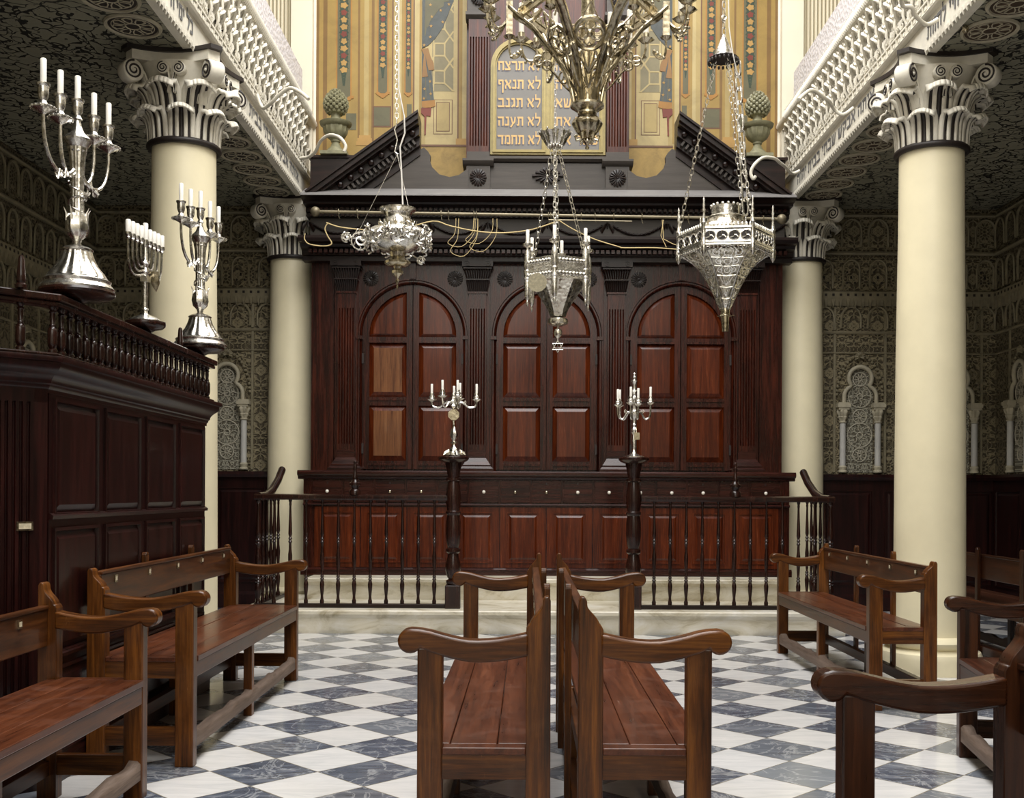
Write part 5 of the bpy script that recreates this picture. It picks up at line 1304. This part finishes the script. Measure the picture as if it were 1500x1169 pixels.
q=W(787,414,7.2)-p; b=MB(); b.m=T(*q)@RX(PI/2); b.lathe([(.001,0),(.06,0),(.066,.004),(.066,.008)],12); 
b.build('round_plaque',M['plaq'],t,smooth=40)
b=MB()
cr=W(813,214,7.5)-p
for k,(x,y) in enumerate(hx):
    if k%2==0: b=MB(); chainm(b,(x*.95,y*.95,zz(388)),(cr.x+x*.1,cr.y+y*.1,cr.z),.05,.012,.003); b.build('chain',M['silver'],t,smooth=50)
b=MB(); chainm(b,(0,0,zz(395)),cr,.055,.013,.0035); b.build('chain',M['silver'],t,smooth=50)
b=MB(); b.m=T(*cr)@S(1.08,1.08,.78); 
b.lathe([(.04,0),(.055,.004),(.07,.04),(.075,.06),(.095,.10),(.10,.115),(.085,.11),(.065,.06),(.055,.03),(.0001,.03)],72,rib=lambda a,z:1+.07*cos(12*a))
for k in range(12): a=2*PI*k/12; b.tube([(.075*cos(a),.075*sin(a),.06),(.092*cos(a),.092*sin(a),.10),(.106*cos(a),.106*sin(a),.135),(.112*cos(a),.112*sin(a),.125)],lambda t:.009*(1-.5*t),5)
for k in range(14): a=2*PI*k/14; b.m=T(*cr)@T(.05*cos(a),.05*sin(a),-.004); b.sphere(.010,6,4)
b.build('crown_canopy',M['silver'],t,smooth=50)
b=MB(); chainm(b,cr+Vector((0,0,.12)),Vector((cr.x,cr.y,CE-p.z)),.05,.008,.0022); b.build('upper_chain',M['silver'],t,smooth=50)
# right hexagonal lamp
p=W(1062,486,6.5); s=.00433
zz=lambda y:(486-y)*s
t=thing('hanging_lamp','large hexagonal pierced silver lamp with long pointed cone, hanging right of centre','lamp',tuple(p),0,'hanging silver lamps')
b=MB(); b.lathe([(.018,0),(.019,.004),(.026,zz(465)),(.030,zz(455)),(.028,zz(452))],20); 
for k in range(3): a=2*PI*k/3+.2; b.tube([(.028*cos(a),.028*sin(a),zz(464)),(.06*cos(a),.06*sin(a),zz(462))],.003,4)
b.torus(.031,.004,18,5,z=zz(463)); b.build('cone_tip',M['giltsilver'],t,smooth=40)
RH=.285; A0=R(-67); hx=[(RH*cos(k*PI/3+A0),RH*sin(k*PI/3+A0)) for k in range(6)]
conep=[(455,.028),(440,.055),(425,.085),(410,.12),(398,.155),(388,.20),(378,.26)]
b=MB()
for k in range(6):
    a=k*PI/3+A0; b.tube([(r*cos(a),r*sin(a),zz(y)) for y,r in conep],lambda t:.0055,5)
    for (y,r) in conep[1:-1]:
        a2=a+PI/3; b.tube([(r*cos(a),r*sin(a),zz(y)),(r*.87*cos(a+PI/6),r*.87*sin(a+PI/6),zz(y)-.006),(r*cos(a2),r*sin(a2),zz(y))],.004,4)
for k in range(6):
    am=k*PI/3+A0+PI/6
    for i in range(len(conep)-1):
        y0,r0=conep[i];y1,r1=conep[i+1]; rm=(r0+r1)/2*.9; ym=(y0+y1)/2
        tilt=math.atan2((r1-r0)*.87,(y0-y1)*s)
        b.m=RZ(am+PI/2)@T(0,-rm,zz(ym))@RX(tilt)
        w=rm*.42; h=(y0-y1)*s*.42
        if i>=3:
            b.ringxz(w*.62,.0035,14,4); b.tube([(u,0,v) for u,v in spiral(.004,w*.5,1.3,14)],.003,4)
            for sx in (-1,1): b.tube([(sx*w*.7+u*.6*sx,0,v*.6) for u,v in spiral(.006,w*.6,1.2,12)],.0035,4)
        else:
            for c in (-50,-20,20,50): b.tube([(0,0,-h),(w*.8*sin(R(c)),-.006,0),(w*1.4*sin(R(c)),0,h)],lambda t:.0045*(1-.5*t),4)
        b.sphere(.006,6,4)
b.m=Matrix.Identity(4)
b.build('filigree_cone',M['silver'],t,smooth=50)
b=MB(); b.lathe([(r*.80,zz(y)) for y,r in conep],18,rib=fl(6,.03)); lin=b.build('cone_lining',M['silverrep'],t,smooth=40)
b=MB()
for k in range(6):
    a=Vector((*hx[k],0)); c=Vector((*hx[(k+1)%6],0)); e=(c-a); L=e.length; ang=math.atan2(e.y,e.x); Mx=T(a.x,a.y,0)@RZ(ang); b.m=Mx
    for y,h,o in ((351,.006,.01),(355,.004,.006),(370,.006,.008),(374,.005,.012)): b.box(0,L,-o,o,zz(y)-h,zz(y)+h)
    b.m=Mx; b.box(0,L,-.003,.003,zz(371),zz(354))
    for j in range(4):
        b.m=Mx@T(L*(j+.5)/4,-.004,zz(362))@RX(PI/2); b.lathe([(.027,0),(.027,.001)],16,mi=1); b.m=Mx@T(L*(j+.5)/4,-.006,zz(362)); b.ringxz(.030,.0045,16,5)
        for q in range(3): an=PI/2+q*2*PI/3; b.tube([(0,0,0),(.012*cos(an+.5),-.002,.012*sin(an+.5)),(.027*cos(an),0,.027*sin(an))],.004,4); 
        b.m=b.m@T(0,0,0); 
    for j in range(12): b.m=Mx@T(L*(j+.5)/12,0,zz(347)); b.sphere(.009,6,4,sz=1.5)
    for j in range(12): b.m=Mx@T(L*(j+.5)/12,0,zz(377)); b.sphere(.007,5,4,sz=1.6)
b.build('pierced_gallery',[M['silver'],M['groove']],t,smooth=50)
for k,(x,y) in enumerate(hx):
    b=MB(); b.m=T(x,y,0); b.lathe([(.0001,zz(390)),(.006,zz(388)),(.016,zz(383)),(.017,zz(372)),(.014,zz(371)),(.013,zz(345)),(.016,zz(344)),(.010,zz(340)),(.007,zz(330)),(.011,zz(327)),(.006,zz(324)),(.009,zz(320)),(.005,zz(316)),(.007,zz(312)),(.0001,zz(308))],10); b.build('pinnacle',M['silver'],t,smooth=40)
b=MB(); b.lathe([(.25,zz(352)),(.20,zz(347)),(.155,zz(342)),(.125,zz(335)),(.115,zz(328)),(.118,zz(325)),(.105,zz(323)),(.095,zz(322))],36,rib=fl(12,.02)); b.build('domed_cover',M['silverrep'],t,smooth=40)
b=MB(); b.lathe([(.088,zz(323)),(.088,zz(309))],24)
for k in range(16): a=2*PI*k/16; b.m=T(.088*cos(a),.088*sin(a),zz(308)); b.sphere(.010,6,4)
b.build('mirrored_collar',M['silver'],t,smooth=20)
bc=W(1060,88,6.5)-p
b=MB(); 
b.m=T(*bc); b.lathe([(.085,.0),(.09,.008),(.065,.022),(.055,.03)],36,mi=1,rib=fl(20,.05))
b.lathe([(.06,.022),(.05,.055),(.032,.095),(.020,.125),(.012,.145),(.01,.155),(.0001,.16)],24,mi=0)
for k in range(22): a=2*PI*k/22; b.m=T(*bc)@T(.092*cos(a),.092*sin(a),-.012); b.sphere(.008,6,4,sz=1.6,mi=1)
b.build('bell_canopy',[M['silver'],M['groove']],t,smooth=40)
b=MB()
tops=[(hx[k][0],hx[k][1],zz(345)) for k in (0,2,4)]
for i,(x,y,z) in enumerate(tops):
    top=Vector((bc.x+x*.15,bc.y+y*.15,bc.z+.02))
    fr=(i==max(range(3),key=lambda j:-tops[j][1]+tops[j][0]*.3))
    if fr: b=MB(); chainm(b,(.085,-.20,zz(330)),(bc.x+.075,bc.y-.05,bc.z-.03),.11,.020,.0065); b.build('chain',M['silver'],t,smooth=50)['label']='heavy chain of long flat silver links'
    b=MB(); chainm(b,(x,y,z),top,.045,.010,.0025); b.build('chain',M['silver'],t,smooth=50)
b=MB(); chainm(b,bc+Vector((0,0,.155)),Vector((bc.x,bc.y,CE-p.z)),.05,.011,.003)
b.m=T(*(bc+Vector((0,0,.26))))
for k in range(9): b.tube([(u*.5,.01*cos(k+i*.5),v*.7) for i,(u,v) in enumerate(spiral(.012,.028,1,8,k*.7))],.0035,4)
b.build('upper_chain',M['silver'],t,smooth=50)
b=MB(); pts=[W(1084,120,6.45)-p,W(1078,100,6.4)-p,W(1072,70,6.4)-p,W(1068,40,6.4)-p,W(1067,0,6.4)-p]; pts.append(Vector((pts[-1].x,pts[-1].y,CE-p.z))); b.tube(pts,.004,6); b.build('flex',M['wire'],t,smooth=60)
# ---------- great chandelier
p=W(860,220,5.0); s=.00333
zz=lambda y:(220-y)*s
t=thing('great_chandelier','huge gothic brass and silver chandelier with six curved ribs at the top centre','chandelier',tuple(p))
b=MB(); b.lathe([(.0001,0),(.008,.004),(.010,.012),(.005,.02),(.012,.03),(.022,zz(208)),(.018,zz(204)),(.03,zz(201)),(.05,zz(195)),(.066,zz(186)),(.070,zz(182)),(.060,zz(176)),(.035,zz(171)),(.045,zz(169)),(.045,zz(166)),(.065,zz(162)),(.080,zz(159)),(.080,zz(156)),(.05,zz(155)),(.0001,zz(155))],40,rib=lambda a,z:1+(.06*cos(8*a) if .05<z<.16 else 0)); 
for k in range(6): a=PI*k/3; b.tube([(.02*cos(a),.02*sin(a),zz(203)),(.05*cos(a),.05*sin(a),zz(206)),(.055*cos(a),.055*sin(a),zz(200)),(.045*cos(a),.045*sin(a),zz(199))],lambda t:.008,5)
b.build('bulb_finial',M['giltsilver'],t,smooth=40)
rp=[(158,.060),(131,.078),(108,.105),(86,.15),(66,.205),(47,.255),(30,.325),(18,.37)]
def rr(y):
    for (y0,r0),(y1,r1) in zip(rp,rp[1:]):
        if y1<=y<=y0: return r0+(r1-r0)*(y0-y)/(y0-y1)
    return rp[-1][1]
for k in range(6):
    a=PI*k/3; b=MB(); b.m=RZ(a)   # ribs at 0,60.. ; faces centred at 30,90..
    P=[(r,0,zz(y)) for y,r in rp]
    sm=[]
    for i in range(len(P)-1):
        for q in range(3): sm.append(Vector(P[i]).lerp(Vector(P[i+1]),q/3))
    sm.append(Vector(P[-1]))
    b.tube(sm,lambda t:.012+.012*t,6,flat=.5,up=(0,1,0)); b.tube([(v.x+.006,v.y-.014-.01*i/len(sm),v.z) for i,v in enumerate(sm)],lambda t:.004+.003*t,5); b.tube([(v.x+.006,v.y+.014+.01*i/len(sm),v.z) for i,v in enumerate(sm)],lambda t:.004+.003*t,5)
    # outer stay with trefoil
    b.tube(bez((.065,0,zz(140)),(.13,0,zz(128)),(.14,0,zz(112)),(.185,0,zz(104)),8),.005,5)
    for q in range(3): an=PI/2+q*2*PI/3; b.m=RZ(a)@T(.205+.026*cos(an+PI/6),0,zz(93)+.026*sin(an+PI/6)); b.ringxz(.023,.005,14,5)
    b.m=RZ(a)
    b.build('curved_rib',M['giltsilver'],t,smooth=50)
    # arm with lights
    b=MB(); b.m=RZ(a)
    b.box(.355,.385,-.015,.015,zz(58),zz(10)); b.lathe([(.0001,0),(.001,0)],3); b.m=RZ(a)@T(.37,0,zz(66)); b.lathe([(.0001,0),(.012,.012),(.025,.018),(.028,.024),(.015,.03)],8)
    b.m=RZ(a)
    b.tube(bez((.22,0,zz(20)),(.27,0,zz(50)),(.33,0,zz(40)),(.37,0,zz(20)),8),.010,6)
    b.tube(bez((.37,0,zz(62)),(.38,0,zz(100)),(.33,0,zz(92)),(.31,0,zz(80)),8),.006,5)
    for q in range(4): b.m=RZ(a)@T(.36-.015*q,0,zz(88-3*q)); b.sphere(.009,6,4)
    b.m=RZ(a)
    for sg in (-1,0,1):
        e=(.475-.02*abs(sg),sg*.10); P=bez((.385,0,zz(38)),(.43,e[1]*.4,zz(62)),(e[0],e[1],zz(58)),(e[0],e[1],zz(26)),10)
        b.tube(P,.0065,6)
        for q in (2,4,6,8): b.m=RZ(a)@T(P[q].x+.008,P[q].y,P[q].z-.012); b.sphere(.008,5,4)
        b.m=RZ(a)@T(e[0],e[1],zz(26)); b.lathe([(.006,0),(.018,.004),(.036,.016),(.040,.02),(.014,.018),(.016,.03),(.018,.05),(.012,.055)],18,rib=lambda q,z:1+(.1*cos(6*q) if z<.022 else 0))
        b.m=RZ(a)
    o=b.build('branch_arm',M['giltsilver'],t,smooth=50)
    for sg in (-1,0,1):
        e=(.475-.02*abs(sg),sg*.10); candle(o,(e[0]*cos(a)-e[1]*sin(a),e[0]*sin(a)+e[1]*cos(a),zz(26)+.05),.15,.014)
    # pierced face between the ribs
    am=a+PI/6; b=MB()
    def face(y,dy=6): 
        r=rr(y)*.88; tl=math.atan2((rr(y-dy)-rr(y+dy))*.88,2*dy*s); return RZ(am+PI/2)@T(0,-r,zz(y))@RX(tl)
    b.m=face(74,10); b.ringxz(.072,.009,24,6); b.ringxz(.060,.004,24,5)
    for q in range(4): an=q*PI/2; m0=b.m; b.m=m0@T(.032*cos(an),0,.032*sin(an)); b.ringxz(.026,.006,14,5); b.m=m0
    b.sphere(.017,10,8)
    b.tube([(-.09,0,-.05),(0,0,.14),(.09,0,-.05)],.006,5)
    b.m=face(103,9); 
    for c in (-60,-32,0,32,60): b.tube([(0,0,-.06),(.03*sin(R(c)),-.01,-.015),(.055*sin(R(c)),0,.045*cos(R(c)))],lambda t:.007*(1-.4*t),5)
    b.tube([(-.05,0,-.06),(-.035,0,.03),(0,0,.075),(.035,0,.03),(.05,0,-.06)],.005,5)
    b.m=face(124,8)
    for c in (-55,-25,25,55): b.tube([(0,0,-.05),(.02*sin(R(c)),-.008,-.01),(.04*sin(R(c)),0,.04*cos(R(c)))],lambda t:.006*(1-.4*t),5)
    b.tube([(-.03,0,-.05),(0,0,.05),(.03,0,-.05)],.004,5)
    b.m=face(143,8); b.tube([(-.022,0,-.05),(-.018,0,.01),(0,0,.04),(.018,0,.01),(.022,0,-.05)],.004,5)
    # upper band
    b.m=RZ(am+PI/2); L=.36; L=.27; L=.31; b.box(-L/2,L/2,-.28,-.265,zz(32),zz(24)); b.box(-L/2,L/2,-.29,-.26,zz(24),zz(20))
    for q in range(5): b.m=RZ(am+PI/2)@T(-.12+.06*q,-.275,zz(13)); b.ringxz(.022,.005,12,4)
    b.build('pierced_face',M['giltsilver'],t,smooth=50)
b=MB(); b.lathe([(.03,zz(155)),(.025,zz(100)),(.035,zz(60)),(.03,zz(0)),(.06,zz(-20)),(.03,zz(-60)),(.05,zz(-100)),(.02,zz(-130)),(.01,zz(-150))],20); b.build('core_stem',M['giltsilver'],t,smooth=40)
b=MB(); chainm(b,(0,0,zz(-145)),(0,0,CE-p.z),.09,.02,.006)
for k in range(6): a=PI*k/3; b.tube([(.30*cos(a),.30*sin(a),zz(-5)),(.03*cos(a),.03*sin(a),zz(-125))],.005,5)
b.build('chain',M['giltsilver'],t,smooth=40)
# ---------- rod, rope, brackets
p0=W(462,310,9.55); p1=W(1145,321,9.55)
r_=thing('hanging_rod','long dull brass rod with hooks spanning between the two far capitals','rod',tuple((p0+p1)/2)); cc=(p0+p1)/2
b=MB(); b.tube([p0-cc,p1-cc],.014,10); b.m=T(*(p0-cc)); b.sphere(.045,12,8); b.m=T(*(p1-cc)); b.sphere(.045,12,8); b.m=Matrix.Identity(4)
b.build('rod',M['brassrod'],r_,smooth=40)
b=MB(); 
for f in (.05,.09,.195,.27,.285,.34,.345,.50,.505,.51,.52,.57,.60,.64,.70,.78,.80,.90,.905,.91,.915,.96):
    c=(p0-cc).lerp(p1-cc,f); b.m=T(*c)@RY(PI/2)@RX(random.uniform(-.1,.1)); b.torus(.026,.004,14,5)
    b.m=T(*c); b.tube([(0,0,-.02),(.004,-.004,-.05),(.012,0,-.06)],.003,4)
b.build('hook_ring',M['brassrod'],r_,smooth=40)
def crv(P):
    sm=[]
    for i in range(len(P)-1):
        a,b_,c_,d_=P[max(i-1,0)],P[i],P[i+1],P[min(i+2,len(P)-1)]
        for k in range(4):
            t_=k/4; sm.append(.5*((2*b_)+(c_-a)*t_+(2*a-5*b_+4*c_-d_)*t_*t_+(-a+3*b_-3*c_+d_)*t_**3))
    return sm+[P[-1]]
b=MB(); q0=(p0-cc).lerp(p1-cc,.50)+Vector((0,-.02,-.045)); b.tube([q0,q0+Vector((.75,0,-.01))],.006,5); b.build('thin_rail',M['brassrod'],r_,smooth=40)
b=MB(); RP=[(478,326),(500,333),(545,337),(590,335),(634,324),(660,331),(700,339),(740,341),(780,336),(819,323)]
b.tube(crv([W(x,y,9.5) for x,y in RP]),.006,5)
b.tube(crv([W(x,y,9.5) for x,y in ((819,323),(840,336),(870,350),(905,361),(915,363),(960,363),(1000,366))]),.005,5)
b.tube(crv([W(x,y,9.5) for x,y in ((480,327),(476,335),(480,346),(486,356),(480,360),(466,360),(452,357),(446,350),(447,342))]),.0055,5)
for x0,h in ((668,34),(672,46),(700,40),(694,30)): b.tube(crv([W(x0,320,9.5),W(x0-2,322+h*.6,9.5),W(x0-12,322+h,9.5),W(x0+8,322+h*1.15,9.5),W(x0+26,322+h*.6,9.5),W(x0+28,320,9.5)]),.003,4)
b.tube([W(970,322,9.5),W(972,350,9.5),W(985,357,9.5),W(1000,362,9.5)],.004,4); b.tube([W(972,322,9.5),W(968,345,9.5),W(976,362,9.5)],.0035,4)
o=b.build('sagging_rope',M['rope'],None,smooth=50); tag(o,'yellow cord looped and sagging along the brass rod','rope')
def hookarm(pts,d,label,rr=.014):
    P=[W(x,y,dd) for x,y,dd in pts]; c=P[0].copy()
    sm=[]
    for i in range(len(P)-1):
        a,b_,c_,d_=P[max(i-1,0)],P[i],P[i+1],P[min(i+2,len(P)-1)]
        for k in range(4):
            t=k/4; sm.append(.5*((2*b_)+(c_-a)*t+(2*a-5*b_+4*c_-d_)*t*t+(-a+3*b_-3*c_+d_)*t**3))
    sm.append(P[-1]); b=MB(); b.tube(sm,rr,7)
    g_=gr if pts[0][0]>750 else gl
    rot=Matrix.Translation(g_.location)@RZ(g_.rotation_euler.z); inv=rot.inverted()
    b.v=[tuple(inv@Vector(v)) for v in b.v]
    o=b.build('scroll_bracket',M['plaster'],g_,smooth=60)
hookarm([(1172,250,9.2),(1160,254,9.2),(1150,244,9.0),(1142,238,8.9),(1134,232,8.8),(1118,231,8.7),(1106,240,8.6),(1100,252,8.6),(1103,262,8.6),(1107,258,8.6)],9,'white curling hook bracket at the far end of the right gallery front')
hookarm([(1250,158,7.9),(1235,168,7.9),(1222,160,7.9),(1216,150,7.8),(1206,142,7.7),(1190,132,7.6),(1178,138,7.55),(1170,146,7.5)],8,'white curling bracket midway along the right gallery front')
hookarm([(1374,28,6.7),(1358,36,6.7),(1342,24,6.65),(1335,10,6.6),(1322,8,6.6),(1320,-10,6.5)],7,'white curling bracket nearest the viewer on the right gallery front')
hookarm([(440,232,9.2),(452,230,9.1),(462,222,9.0),(470,206,8.9),(483,198,8.8),(497,201,8.7),(506,213,8.7),(504,222,8.7)],9,'white curling hook bracket at the far end of the left gallery front')
hookarm([(376,138,8.0),(385,158,8.0),(398,150,7.9),(410,138,7.85),(425,129,7.8),(440,135,7.75),(452,145,7.7)],8,'white curling bracket midway along the left gallery front')
# bare bulb holder
q=W(1414,45,6.6); t=thing('pendant_lampholder','small bare lampholder dangling on a white flex under the right gallery edge','lampholder',tuple(q))
b=MB(); b.lathe([(.014,-.012),(.02,0),(.02,.02),(.012,.03),(.006,.035)],12); b.build('holder',M['giltsilver'],t,smooth=40)
b=MB(); b.tube([(0,0,.03),(.02,0,.10),(.015,0,.4)],.004,5); b.build('flex',M['wire'],t,smooth=40)
cam=bpy.data.cameras.new('camera'); co=bpy.data.objects.new('camera',cam); COL.objects.link(co)
cam.sensor_width=36; cam.lens=36*F/1500; cam.shift_x=(750-VX)/1500; cam.shift_y=(HY-584.5)/1500; cam.clip_start=.05
co.matrix_world=T(CX,0,CZ)@RX(PI/2)@RZ(ROLL); SC.camera=co
def area(name,loc,rot,sx,sy,p,col=(1,1,1),spread=PI):
    l=bpy.data.lights.new(name,'AREA'); l.shape='RECTANGLE'; l.size=sx; l.size_y=sy; l.energy=p; l.color=col; l.spread=spread
    o=bpy.data.objects.new(name,l); COL.objects.link(o); o.location=loc; o.rotation_euler=rot; return o
area('skylight_daylight',(0,4.6,8.3),(0,0,0),3.9,10.6,1080,(1,.985,.965))
area('front_window_daylight',(-.2,-3.1,4.9),(R(78),0,0),5.0,3.6,140,(1,.97,.92))
w=bpy.data.worlds.new('world'); SC.world=w; w.use_nodes=True; w.node_tree.nodes['Background'].inputs[0].default_value=(.8,.88,1,1); w.node_tree.nodes['Background'].inputs[1].default_value=.25
vs=SC.view_settings; vs.view_transform='Standard'; vs.look='None'; vs.gamma=1; vs.use_curve_mapping=False; vs.exposure=0.15
